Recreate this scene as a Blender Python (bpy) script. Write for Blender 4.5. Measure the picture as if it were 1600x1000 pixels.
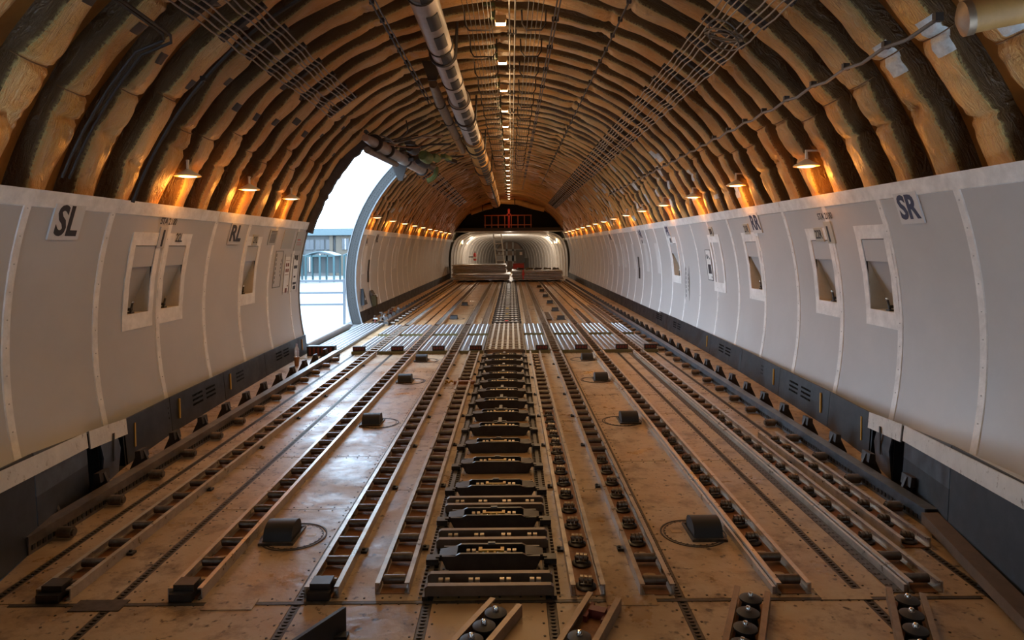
import bpy, math, random
import numpy as np
from mathutils import Vector, Matrix

random.seed(7)
for _o in list(bpy.data.objects):
    bpy.data.objects.remove(_o)
scene = bpy.context.scene
C = scene.collection
PI = math.pi

# ------------------------------------------------------------------ camera
cam_d = bpy.data.cameras.new('camera')
cam_d.sensor_fit = 'HORIZONTAL'
cam_d.sensor_width = 36.0
cam_d.lens = 36.0 * 1050.0 / 1600.0
cam_d.shift_x = 1.0 / 1600.0
cam_d.shift_y = -114.0 / 1600.0
cam_d.clip_start = 0.05
cam_d.clip_end = 600.0
cam = bpy.data.objects.new('camera', cam_d)
C.objects.link(cam)
cam.location = (0.11, 0.0, 1.55)
cam.rotation_euler = (PI / 2, 0.0087, 0.0)
scene.camera = cam

# ------------------------------------------------------------------ world: flat overcast sky
world = bpy.data.worlds.new('overcast_sky')
scene.world = world
world.use_nodes = True
bg = world.node_tree.nodes['Background']
bg.inputs[0].default_value = (0.57, 0.77, 1.0, 1)
bg.inputs[1].default_value = 9.5

# ------------------------------------------------------------------ exposure
vs = scene.view_settings
vs.view_transform = 'Standard'
vs.look = 'None'
vs.exposure = 0.33
vs.gamma = 1.0
vs.use_curve_mapping = False

CEIL_W = 21.0       # watts of one crown lamp
BAY_W = 5.5         # watts of one lamp in a side bay
CEIL_COL = (1.0, 0.63, 0.30)
BAY_COL = (1.0, 0.34, 0.045)

# ------------------------------------------------------------------ section of the fuselage (metres)
ZC = 0.9            # height of the circle's centre above the deck
RW = 3.06           # lining panels
RB = 3.23           # vault behind the blankets
RS = 3.25           # outer skin
PITCH = 0.4625      # frame pitch
DOOR0, DOOR1 = 10.0, 13.65
DOOR_A = math.radians(133)
FILL_DOOR0, FILL_DOOR1 = 0.4, 0.85       # unseen opening added behind the viewpoint for daylight fill, SL side
ZT = {1: 1.98, -1: 1.93}      # top of the lining on each side


def rx(z, r=RW):
    return math.sqrt(max(1e-4, r * r - (z - ZC) ** 2))


def interp(x, xs, ys):
    return float(np.interp(x, xs, ys))


def half_w(y):      # deck half width, narrowing towards the tail
    return interp(y, [-3, 1.0, 2.0, 2.7, 3.4, 4.1, 4.75, 5.4, 7.9, 10.3, 15, 40],
                  [1.5, 1.9, 2.08, 2.2, 2.36, 2.52, 2.66, 2.76, 2.88, 2.94, 2.98, 2.98])


def z_bot(y):       # bottom edge of the lining
    return interp(y, [0, 4.2, 5.0, 10, 40], [0.22, 0.20, 0.17, 0.25, 0.25])


# ------------------------------------------------------------------ node material helpers
MATS = {}


def mat(name, col, rough=0.5, metal=0.0, var=0.0, vscale=6.0, col2=None, bump=0.0, bscale=20.0,
        emit=None, estr=0.0, rvar=0.0, stretch=None, spots=None, spec=0.5, specks=None):
    m = bpy.data.materials.new(name)
    m.use_nodes = True
    nt = m.node_tree
    b = nt.nodes['Principled BSDF']
    b.inputs['Base Color'].default_value = (*col, 1)
    b.inputs['Roughness'].default_value = rough
    b.inputs['Metallic'].default_value = metal
    b.inputs['Specular IOR Level'].default_value = spec
    need = var > 0 or col2 is not None or bump > 0 or rvar > 0 or spots
    if need:
        geo = nt.nodes.new('ShaderNodeNewGeometry')
        vec = geo.outputs['Position']
        if stretch:
            mp = nt.nodes.new('ShaderNodeMapping')
            mp.inputs['Scale'].default_value = stretch
            nt.links.new(vec, mp.inputs['Vector'])
            vec = mp.outputs['Vector']
    if var > 0 or col2 is not None or rvar > 0:
        no = nt.nodes.new('ShaderNodeTexNoise')
        no.inputs['Scale'].default_value = vscale
        no.inputs['Detail'].default_value = 7
        no.inputs['Roughness'].default_value = 0.65
        nt.links.new(vec, no.inputs['Vector'])
        cr = nt.nodes.new('ShaderNodeValToRGB')
        cr.color_ramp.elements[0].position = 0.34
        cr.color_ramp.elements[1].position = 0.68
        c2 = col2 if col2 else tuple(min(1, c * (1 + var)) for c in col)
        c1 = col if col2 else tuple(c * (1 - var) for c in col)
        cr.color_ramp.elements[0].color = (*c1, 1)
        cr.color_ramp.elements[1].color = (*c2, 1)
        nt.links.new(no.outputs['Fac'], cr.inputs['Fac'])
        out = cr.outputs['Color']
        if spots:
            n2 = nt.nodes.new('ShaderNodeTexNoise')
            n2.inputs['Scale'].default_value = spots[1]
            n2.inputs['Detail'].default_value = 5
            n2.inputs['Roughness'].default_value = 0.7
            nt.links.new(vec, n2.inputs['Vector'])
            r2 = nt.nodes.new('ShaderNodeValToRGB')
            r2.color_ramp.elements[0].position = spots[2]
            r2.color_ramp.elements[1].position = spots[3]
            r2.color_ramp.elements[0].color = (0, 0, 0, 1)
            r2.color_ramp.elements[1].color = (1, 1, 1, 1)
            nt.links.new(n2.outputs['Fac'], r2.inputs['Fac'])
            mx = nt.nodes.new('ShaderNodeMix')
            mx.data_type = 'RGBA'
            nt.links.new(r2.outputs['Color'], mx.inputs['Factor'])
            nt.links.new(out, mx.inputs['A'])
            mx.inputs['B'].default_value = (*spots[0], 1)
            out = mx.outputs['Result']
        if specks:
            n3 = nt.nodes.new('ShaderNodeTexNoise')
            n3.inputs['Scale'].default_value = specks[1]
            n3.inputs['Detail'].default_value = 3
            nt.links.new(vec, n3.inputs['Vector'])
            r3 = nt.nodes.new('ShaderNodeMapRange')
            r3.inputs['From Min'].default_value = specks[2]
            r3.inputs['From Max'].default_value = specks[3]
            nt.links.new(n3.outputs['Fac'], r3.inputs['Value'])
            m3 = nt.nodes.new('ShaderNodeMix')
            m3.data_type = 'RGBA'
            nt.links.new(r3.outputs['Result'], m3.inputs['Factor'])
            nt.links.new(out, m3.inputs['A'])
            m3.inputs['B'].default_value = (*specks[0], 1)
            out = m3.outputs['Result']
        nt.links.new(out, b.inputs['Base Color'])
        if rvar > 0:
            mr = nt.nodes.new('ShaderNodeMapRange')
            mr.inputs['From Min'].default_value = 0.3
            mr.inputs['From Max'].default_value = 0.7
            mr.inputs['To Min'].default_value = max(0.03, rough - rvar)
            mr.inputs['To Max'].default_value = min(1, rough + rvar)
            nt.links.new(no.outputs['Fac'], mr.inputs['Value'])
            nt.links.new(mr.outputs['Result'], b.inputs['Roughness'])
    if bump > 0:
        nb = nt.nodes.new('ShaderNodeTexNoise')
        nb.inputs['Scale'].default_value = bscale
        nb.inputs['Detail'].default_value = 6
        nt.links.new(vec, nb.inputs['Vector'])
        bp = nt.nodes.new('ShaderNodeBump')
        bp.inputs['Strength'].default_value = min(1.0, bump)
        bp.inputs['Distance'].default_value = 0.02
        nt.links.new(nb.outputs['Fac'], bp.inputs['Height'])
        nt.links.new(bp.outputs['Normal'], b.inputs['Normal'])
    if emit:
        b.inputs['Emission Color'].default_value = (*emit, 1)
        b.inputs['Emission Strength'].default_value = estr
    MATS[name] = m
    return m


M_PANEL = mat('grey_lining_paint', (0.47, 0.462, 0.455), 0.42, var=0.06, vscale=1.6, bump=0.10, bscale=2.5, rvar=0.08)
M_TAPE = mat('white_seam_tape', (0.74, 0.735, 0.72), 0.45, var=0.14, vscale=9, bump=0.2, bscale=25)
M_TAPE_DIRTY = mat('scuffed_white_tape', (0.62, 0.61, 0.58), 0.5, var=0.10, vscale=7,
                   spots=((0.25, 0.22, 0.19), 18, 0.60, 0.68), bump=0.2, bscale=30)
M_RECESS = mat('window_recess_paint', (0.50, 0.45, 0.36), 0.6, var=0.08, vscale=8)
M_SKIRT = mat('dark_skirting_metal', (0.012, 0.0138, 0.018), 0.5, 0.1, var=0.3, vscale=4,
              spots=((0.028, 0.036, 0.048), 9, 0.58, 0.80), rvar=0.12)
M_SCRATCH = mat('scratched_blue_metal', (0.012, 0.016, 0.023), 0.45, 0.1, col2=(0.085, 0.105, 0.13), vscale=12, rvar=0.1)
M_BLACK = mat('black_rubber', (0.013, 0.012, 0.012), 0.55)
M_VENT = mat('vent_black', (0.0015, 0.0015, 0.0015), 0.9, spec=0.1)
M_DARK = mat('dark_cavity_metal', (0.02, 0.018, 0.016), 0.7)
M_FLOOR = mat('tan_deck_paint', (0.33, 0.20, 0.095), 0.40, col2=(0.48, 0.345, 0.21), vscale=2.6, spec=0.4, specks=((0.075, 0.042, 0.018), 24, 0.61, 0.70),
              spots=((0.13, 0.07, 0.03), 5.0, 0.50, 0.70), bump=0.18, bscale=14, rvar=0.2)
M_FLOOR_C = mat('ochre_deck_paint', (0.34, 0.19, 0.072), 0.42, col2=(0.46, 0.29, 0.13), vscale=3,
                spots=((0.11, 0.05, 0.018), 6, 0.56, 0.75), rvar=0.12)
M_TRACK = mat('seat_track_metal', (0.07, 0.055, 0.042), 0.5, 0.6, var=0.4, vscale=30)
M_RIVET = mat('dark_rivets', (0.04, 0.026, 0.016), 0.5, 0.4)
M_RAIL = mat('worn_steel_rail', (0.42, 0.36, 0.30), 0.34, 0.6, var=0.25, vscale=14, rvar=0.1)
M_RAIL_BR = mat('brown_crossbeam_metal', (0.16, 0.11, 0.075), 0.45, 0.5, var=0.2, vscale=10)
M_PAN = mat('rusty_tray_floor', (0.16, 0.055, 0.018), 0.6, 0.1, col2=(0.28, 0.115, 0.035), vscale=14)
M_ROLLER = mat('dull_steel_roller', (0.16, 0.13, 0.105), 0.38, 0.8, var=0.3, vscale=25)
M_WHEEL = mat('bright_steel_wheel', (0.26, 0.21, 0.16), 0.32, 0.85)
M_HOUSE = mat('black_lock_housing', (0.045, 0.037, 0.032), 0.40, 0.5, var=0.3, vscale=14)
M_BOLT = mat('chrome_bolt', (0.7, 0.7, 0.68), 0.18, 1.0)
M_YELLOW = mat('yellow_latch', (0.50, 0.28, 0.03), 0.45, 0.2)
M_REDBR = mat('red_oxide_block', (0.14, 0.025, 0.018), 0.5)
M_RED = mat('red_paint', (0.45, 0.03, 0.02), 0.5)
M_BALLMAT = mat('grey_ball_mat_metal', (0.17, 0.19, 0.21), 0.40, 0.6, var=0.2, vscale=12)
M_STUD = mat('shiny_ball_stud', (0.42, 0.44, 0.46), 0.38, 0.8)
M_MATEDGE = mat('olive_mat_edge', (0.13, 0.12, 0.05), 0.5)
M_GUIDE = mat('blue_grey_guide_rail', (0.10, 0.12, 0.145), 0.38, 0.6, var=0.3, vscale=10)
M_GUIDE_L = mat('brown_guide_rail', (0.15, 0.12, 0.095), 0.42, 0.6, var=0.3, vscale=10)
M_DUCT_W = mat('grey_duct_wrap', (0.33, 0.28, 0.24), 0.5, var=0.12, vscale=6, bump=0.2, bscale=14)
M_DUCT_O = mat('amber_duct_wrap', (0.42, 0.22, 0.065), 0.55, var=0.15, vscale=5, bump=0.2, bscale=12)
M_CONDUIT = mat('grey_conduit', (0.11, 0.095, 0.082), 0.5, 0.2)
M_PIPE = mat('pale_conduit_pipe', (0.27, 0.235, 0.20), 0.45, 0.3)
M_CTRL = mat('control_cable_steel', (0.06, 0.05, 0.04), 0.6, 0.2)
M_BRACKET = mat('dark_bracket', (0.03, 0.022, 0.018), 0.6)
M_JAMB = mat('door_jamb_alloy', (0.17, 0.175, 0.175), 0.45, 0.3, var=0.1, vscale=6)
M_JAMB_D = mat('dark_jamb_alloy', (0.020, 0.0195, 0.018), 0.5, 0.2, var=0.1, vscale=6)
M_EDGE = mat('grey_edge_seal', (0.14, 0.145, 0.15), 0.5)
M_SEAL = mat('slate_door_seal', (0.03, 0.032, 0.042), 0.6, var=0.3, vscale=10)
M_GREEN = mat('primer_green_casting', (0.085, 0.10, 0.025), 0.5, var=0.3, vscale=15)
M_WHITEP = mat('white_enamel', (0.70, 0.70, 0.68), 0.45, var=0.08, vscale=6)
M_INK = mat('black_print', (0.018, 0.018, 0.025), 0.6)
M_INKB = mat('navy_print', (0.022, 0.026, 0.07), 0.6)
M_STICK = mat('pale_sticker', (0.60, 0.60, 0.60), 0.5)
M_STICK2 = mat('cream_sticker', (0.42, 0.39, 0.31), 0.5)
M_GREYPL = mat('grey_placard', (0.36, 0.37, 0.36), 0.5)
M_LAMPSH = mat('lamp_shade_enamel', (0.55, 0.50, 0.42), 0.45)
M_LAMP = mat('lamp_glass', (1, 0.9, 0.75), 0.3, emit=(1.0, 0.80, 0.55), estr=9.0)
M_BAYLAMP = mat('bay_lamp_glass', (1, 0.8, 0.5), 0.3, emit=(1.0, 0.62, 0.28), estr=6.0)
M_PALLET = mat('pallet_alloy', (0.34, 0.32, 0.30), 0.42, 0.5, var=0.25, vscale=5)
M_CABINET = mat('blue_grey_cabinet', (0.09, 0.13, 0.16), 0.5)
M_ORANGE = mat('red_lit_rail', (0.42, 0.13, 0.05), 0.5)  # red light falling on the upper rail put into its colour
M_NOSE = mat('white_nose_lining', (0.62, 0.60, 0.57), 0.5, var=0.08, vscale=2)
M_GASKET = mat('tape_silver', (0.55, 0.54, 0.52), 0.4, 0.1, var=0.2, vscale=20, bump=0.3, bscale=40)
M_TAPEBLK = mat('black_patch_tape', (0.03, 0.02, 0.014), 0.6)
M_CONCRETE = mat('pale_concrete', (0.13, 0.13, 0.13), 0.8, var=0.04, vscale=0.3)
M_TEAL = mat('teal_canopy_paint', (0.010, 0.045, 0.05), 0.5)
M_CANOPY = mat('pale_teal_roof', (0.05, 0.08, 0.088), 0.5)
M_FACADE = mat('pale_facade', (0.062, 0.064, 0.062), 0.8, var=0.08, vscale=0.4)
M_FACADE2 = mat('beige_facade', (0.066, 0.052, 0.036), 0.8)
M_GLASS = mat('window_glass', (0.02, 0.025, 0.03), 0.15)
M_RAILING = mat('grey_railing', (0.07, 0.08, 0.09), 0.5, 0.3)
M_SCREEN = mat('dim_glazing', (0.024, 0.032, 0.032), 0.3)
M_BOTTLE = bpy.data.materials.new('clear_plastic')
M_BOTTLE.use_nodes = True
_b = M_BOTTLE.node_tree.nodes['Principled BSDF']
_b.inputs['Base Color'].default_value = (0.72, 0.76, 0.88, 1)
_b.inputs['Transmission Weight'].default_value = 0.45
_b.inputs['Roughness'].default_value = 0.15
M_CUP = mat('brown_paper_cup', (0.30, 0.16, 0.08), 0.7)
M_CAP = mat('pale_blue_cap', (0.35, 0.42, 0.62), 0.4)
M_OLIVE = mat('olive_cloth', (0.07, 0.06, 0.025), 0.8)


def blanket_material(name, cap, cap2, side, side2):
    """Quilted film: paler cap, flanks painted darker to stand for shade, fuzzy fibre fringe between them."""
    m = bpy.data.materials.new(name)
    m.use_nodes = True
    nt = m.node_tree
    N, L = nt.nodes, nt.links
    b = N['Principled BSDF']
    b.inputs['Roughness'].default_value = 0.36
    b.inputs['Specular IOR Level'].default_value = 0.5
    geo = N.new('ShaderNodeNewGeometry')
    at = N.new('ShaderNodeAttribute')
    at.attribute_name = 'zone'
    fr = N.new('ShaderNodeAttribute')
    fr.attribute_name = 'fringe'
    info = N.new('ShaderNodeObjectInfo')

    def noise(scale, detail=6, rough=0.6):
        n = N.new('ShaderNodeTexNoise')
        n.inputs['Scale'].default_value = scale
        n.inputs['Detail'].default_value = detail
        n.inputs['Roughness'].default_value = rough
        L.new(geo.outputs['Position'], n.inputs['Vector'])
        return n

    def mix(fac, a, c, clampramp=None):
        x = N.new('ShaderNodeMix')
        x.data_type = 'RGBA'
        if fac is not None:
            L.new(fac, x.inputs['Factor'])
        for s, v in (('A', a), ('B', c)):
            if isinstance(v, tuple):
                x.inputs[s].default_value = (*v, 1)
            else:
                L.new(v, x.inputs[s])
        return x.outputs['Result']

    def ramp(src, lo, hi):
        r = N.new('ShaderNodeMapRange')
        r.inputs['From Min'].default_value = lo
        r.inputs['From Max'].default_value = hi
        L.new(src, r.inputs['Value'])
        return r.outputs['Result']

    n1 = noise(1.7)
    n2 = noise(9.0, 8, 0.7)
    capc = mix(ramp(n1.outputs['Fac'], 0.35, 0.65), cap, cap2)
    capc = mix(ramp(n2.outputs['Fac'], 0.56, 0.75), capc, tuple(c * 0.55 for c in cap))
    shadec = mix(ramp(n1.outputs['Fac'], 0.35, 0.65), side, side2)  # shade on the blanket flanks put into the colour
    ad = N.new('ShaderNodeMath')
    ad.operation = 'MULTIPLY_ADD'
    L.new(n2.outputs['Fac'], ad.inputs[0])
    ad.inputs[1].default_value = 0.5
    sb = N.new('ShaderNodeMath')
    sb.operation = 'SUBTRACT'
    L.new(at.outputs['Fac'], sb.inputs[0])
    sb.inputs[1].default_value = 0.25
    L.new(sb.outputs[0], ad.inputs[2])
    col = mix(ramp(ad.outputs[0], 0.42, 0.58), capc, shadec)
    fz = N.new('ShaderNodeMath')
    fz.operation = 'MULTIPLY'
    L.new(fr.outputs['Fac'], fz.inputs[0])
    n3 = noise(55, 3)
    L.new(ramp(n3.outputs['Fac'], 0.38, 0.62), fz.inputs[1])
    col = mix(fz.outputs[0], col, (0.52, 0.41, 0.17))
    hs = N.new('ShaderNodeHueSaturation')
    mr = N.new('ShaderNodeMapRange')
    mr.inputs['To Min'].default_value = 0.85
    mr.inputs['To Max'].default_value = 1.15
    L.new(info.outputs['Random'], mr.inputs['Value'])
    L.new(mr.outputs['Result'], hs.inputs['Value'])
    L.new(col, hs.inputs['Color'])
    L.new(hs.outputs['Color'], b.inputs['Base Color'])
    nb = noise(16, 8, 0.62)
    qa = N.new('ShaderNodeAttribute')
    qa.attribute_name = 'quilt'
    nq = N.new('ShaderNodeTexNoise')
    nq.inputs['Scale'].default_value = 1.0
    nq.inputs['Detail'].default_value = 5
    nq.inputs['Distortion'].default_value = 1.2
    L.new(qa.outputs['Vector'], nq.inputs['Vector'])
    rd = N.new('ShaderNodeMath')          # ridged pleats running along the frame
    rd.operation = 'PINGPONG'
    rd.inputs[1].default_value = 0.12
    L.new(nq.outputs['Fac'], rd.inputs[0])
    mm = N.new('ShaderNodeMath')
    mm.operation = 'MULTIPLY_ADD'
    L.new(rd.outputs[0], mm.inputs[0])
    mm.inputs[1].default_value = 3.2
    L.new(nb.outputs['Fac'], mm.inputs[2])
    bp = N.new('ShaderNodeBump')
    bp.inputs['Strength'].default_value = 0.7
    bp.inputs['Distance'].default_value = 0.03
    L.new(mm.outputs[0], bp.inputs['Height'])
    L.new(bp.outputs['Normal'], b.inputs['Normal'])
    return m


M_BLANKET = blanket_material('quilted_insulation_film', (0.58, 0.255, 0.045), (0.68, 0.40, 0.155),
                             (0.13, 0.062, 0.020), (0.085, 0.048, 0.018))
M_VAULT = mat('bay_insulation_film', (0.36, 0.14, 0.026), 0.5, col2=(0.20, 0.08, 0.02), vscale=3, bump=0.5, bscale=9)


# ------------------------------------------------------------------ mesh builder
class MB:
    def __init__(self):
        self.v, self.f = [], []

    def add(self, vs, fs):
        n = len(self.v)
        self.v += [tuple(p) for p in vs]
        self.f += [tuple(i + n for i in q) for q in fs]
        return self

    def box(self, x0, x1, y0, y1, z0, z1, M=None):
        vs = [(x, y, z) for z in (z0, z1) for y in (y0, y1) for x in (x0, x1)]
        if M is not None:
            vs = [M @ Vector(p) for p in vs]
        return self.add(vs, [(0, 2, 3, 1), (4, 5, 7, 6), (0, 1, 5, 4), (2, 6, 7, 3), (0, 4, 6, 2), (1, 3, 7, 5)])

    def hexa(self, b4, t4):
        """eight corners: bottom ring and top ring, same order"""
        return self.add(list(b4) + list(t4), [(3, 2, 1, 0), (4, 5, 6, 7), (0, 1, 5, 4), (1, 2, 6, 5), (2, 3, 7, 6), (3, 0, 4, 7)])

    def cyl(self, p, q, r, n=10, r2=None, cap=True):
        p, q = Vector(p), Vector(q)
        r2 = r if r2 is None else r2
        d = (q - p).normalized()
        a = d.orthogonal().normalized()
        b = d.cross(a)
        vs = []
        for c, rr in ((p, r), (q, r2)):
            for i in range(n):
                t = 2 * PI * i / n
                vs.append(c + a * (math.cos(t) * rr) + b * (math.sin(t) * rr))
        fs = [(i, (i + 1) % n, n + (i + 1) % n, n + i) for i in range(n)]
        if cap:
            fs += [tuple(range(n - 1, -1, -1)), tuple(range(n, 2 * n))]
        return self.add(vs, fs)

    def tube(self, pts, r, n=8, cap=True):
        pts = [Vector(p) for p in pts]
        vs, fs = [], []
        prev = None
        for i, c in enumerate(pts):
            d = (pts[min(i + 1, len(pts) - 1)] - pts[max(i - 1, 0)]).normalized()
            if prev is None:
                a = d.orthogonal().normalized()
            else:
                a = (prev - d * prev.dot(d)).normalized()
            prev = a
            b = d.cross(a)
            rr = r[i] if isinstance(r, (list, tuple)) else r
            for k in range(n):
                t = 2 * PI * k / n
                vs.append(c + a * (math.cos(t) * rr) + b * (math.sin(t) * rr))
        for i in range(len(pts) - 1):
            for k in range(n):
                fs.append((i * n + k, i * n + (k + 1) % n, (i + 1) * n + (k + 1) % n, (i + 1) * n + k))
        if cap:
            fs += [tuple(range(n - 1, -1, -1)), tuple(range((len(pts) - 1) * n, len(pts) * n))]
        return self.add(vs, fs)

    def prism(self, poly, axis, a0, a1):
        """poly in the two other axes, extruded along axis ('x','y','z')"""
        n = len(poly)

        def P(u, w, t):
            return {'x': (t, u, w), 'y': (u, t, w), 'z': (u, w, t)}[axis]
        vs = [P(u, w, a0) for u, w in poly] + [P(u, w, a1) for u, w in poly]
        fs = [tuple(range(n - 1, -1, -1)), tuple(range(n, 2 * n))]
        fs += [(i, (i + 1) % n, n + (i + 1) % n, n + i) for i in range(n)]
        return self.add(vs, fs)

    def lathe(self, prof, n=20, c=(0, 0, 0)):
        vs, fs = [], []
        for r, z in prof:
            for k in range(n):
                t = 2 * PI * k / n
                vs.append((c[0] + r * math.cos(t), c[1] + r * math.sin(t), c[2] + z))
        m = len(prof)
        for i in range(m - 1):
            for k in range(n):
                fs.append((i * n + k, i * n + (k + 1) % n, (i + 1) * n + (k + 1) % n, (i + 1) * n + k))
        fs += [tuple(range(n - 1, -1, -1)), tuple(range((m - 1) * n, m * n))]
        return self.add(vs, fs)

    def ring(self, c, r0, r1, z0, z1, n=28):
        vs, fs = [], []
        for k in range(n):
            t = 2 * PI * k / n
            for r, z in ((r0, z0), (r0, z1), (r1, z1), (r1, z0)):
                vs.append((c[0] + r * math.cos(t), c[1] + r * math.sin(t), c[2] + z))
        for k in range(n):
            j = (k + 1) % n
            for i in range(4):
                fs.append((k * 4 + i, k * 4 + (i + 1) % 4, j * 4 + (i + 1) % 4, j * 4 + i))
        return self.add(vs, fs)

    def mesh(self, name, m, smooth=True):
        me = bpy.data.meshes.new(name)
        me.from_pydata(self.v, [], self.f)
        me.validate()
        if smooth:
            me.polygons.foreach_set('use_smooth', [True] * len(me.polygons))
            me.set_sharp_from_angle(angle=math.radians(38))
        me.materials.append(m)
        me.update()
        return me

    def build(self, name, m, parent=None, loc=None, rot=None, smooth=True):
        return obj(name, self.mesh(name, m, smooth), parent, loc, rot)


def obj(name, me, parent=None, loc=None, rot=None):
    o = bpy.data.objects.new(name, me)
    C.objects.link(o)
    if parent is not None:
        o.parent = parent
    if loc is not None:
        o.location = loc
    if rot is not None:
        o.rotation_euler = rot
    return o


def tag(o, label=None, cat=None, group=None, kind=None):
    if label:
        o['label'] = label
    if cat:
        o['category'] = cat
    if group:
        o['group'] = group
    if kind:
        o['kind'] = kind
    return o


def thing(name, label, cat, loc=(0, 0, 0), rotz=0.0, group=None, kind=None):
    o = bpy.data.objects.new(name, None)
    C.objects.link(o)
    o.empty_display_size = 0.1
    o.location = loc
    o.rotation_euler = (0, 0, rotz)
    return tag(o, label, cat, group, kind)


def struct(name, loc=(0, 0, 0)):
    o = bpy.data.objects.new(name, None)
    C.objects.link(o)
    o.location = loc
    o['kind'] = 'structure'
    return o


def copy_tree(o, parent=None):
    c = o.copy()
    C.objects.link(c)
    c.parent = parent
    for ch in list(o.children):
        copy_tree(ch, c)
    return c


ORD = ['first', 'second', 'third', 'fourth', 'fifth', 'sixth', 'seventh', 'eighth', 'ninth', 'tenth', 'eleventh',
       'twelfth', 'thirteenth', 'fourteenth', 'fifteenth', 'sixteenth', 'seventeenth', 'eighteenth', 'nineteenth',
       'twentieth', 'twenty-first', 'twenty-second', 'twenty-third', 'twenty-fourth', 'twenty-fifth', 'twenty-sixth',
       'twenty-seventh', 'twenty-eighth', 'twenty-ninth', 'thirtieth', 'thirty-first', 'thirty-second', 'thirty-third',
       'thirty-fourth', 'thirty-fifth', 'thirty-sixth', 'thirty-seventh', 'thirty-eighth', 'thirty-ninth', 'fortieth']

# =================================================================== STRUCTURE
Y_BACK, Y_FWD = -2.5, 34.0

# ------------------------------------------------------------------ ceiling vault
def arc_pt(a, r, y):
    return (r * math.cos(a), y, ZC + r * math.sin(a))


A_R = math.asin((ZT[1] - ZC - 0.02) / RB)
A_L = PI - math.asin((ZT[-1] - ZC - 0.02) / RB)
ceil = MB()
nA = 72
angs = [A_R + (A_L - A_R) * i / nA for i in range(nA + 1)]
angs.append(DOOR_A)
angs = sorted(set(angs))
ys = [Y_BACK, 2.0, 6.0, DOOR0, DOOR1, 20.0, 27.0, Y_FWD]
nv = len(angs)
ceil.v = [arc_pt(a, RB, y) for y in ys for a in angs]
for j in range(len(ys) - 1):
    for i in range(nv - 1):
        if abs(ys[j] - DOOR0) < 1e-6 and angs[i] >= DOOR_A - 1e-6:
            continue
        ceil.f.append((j * nv + i, j * nv + i + 1, (j + 1) * nv + i + 1, (j + 1) * nv + i))
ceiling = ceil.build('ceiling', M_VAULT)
tag(ceiling, 'brown insulated vault arching over the whole cargo hold', kind='structure')


# ------------------------------------------------------------------ insulation blankets on the frames
M_CORD = mat('brown_tie_cord', (0.20, 0.10, 0.04), 0.7)


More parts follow.
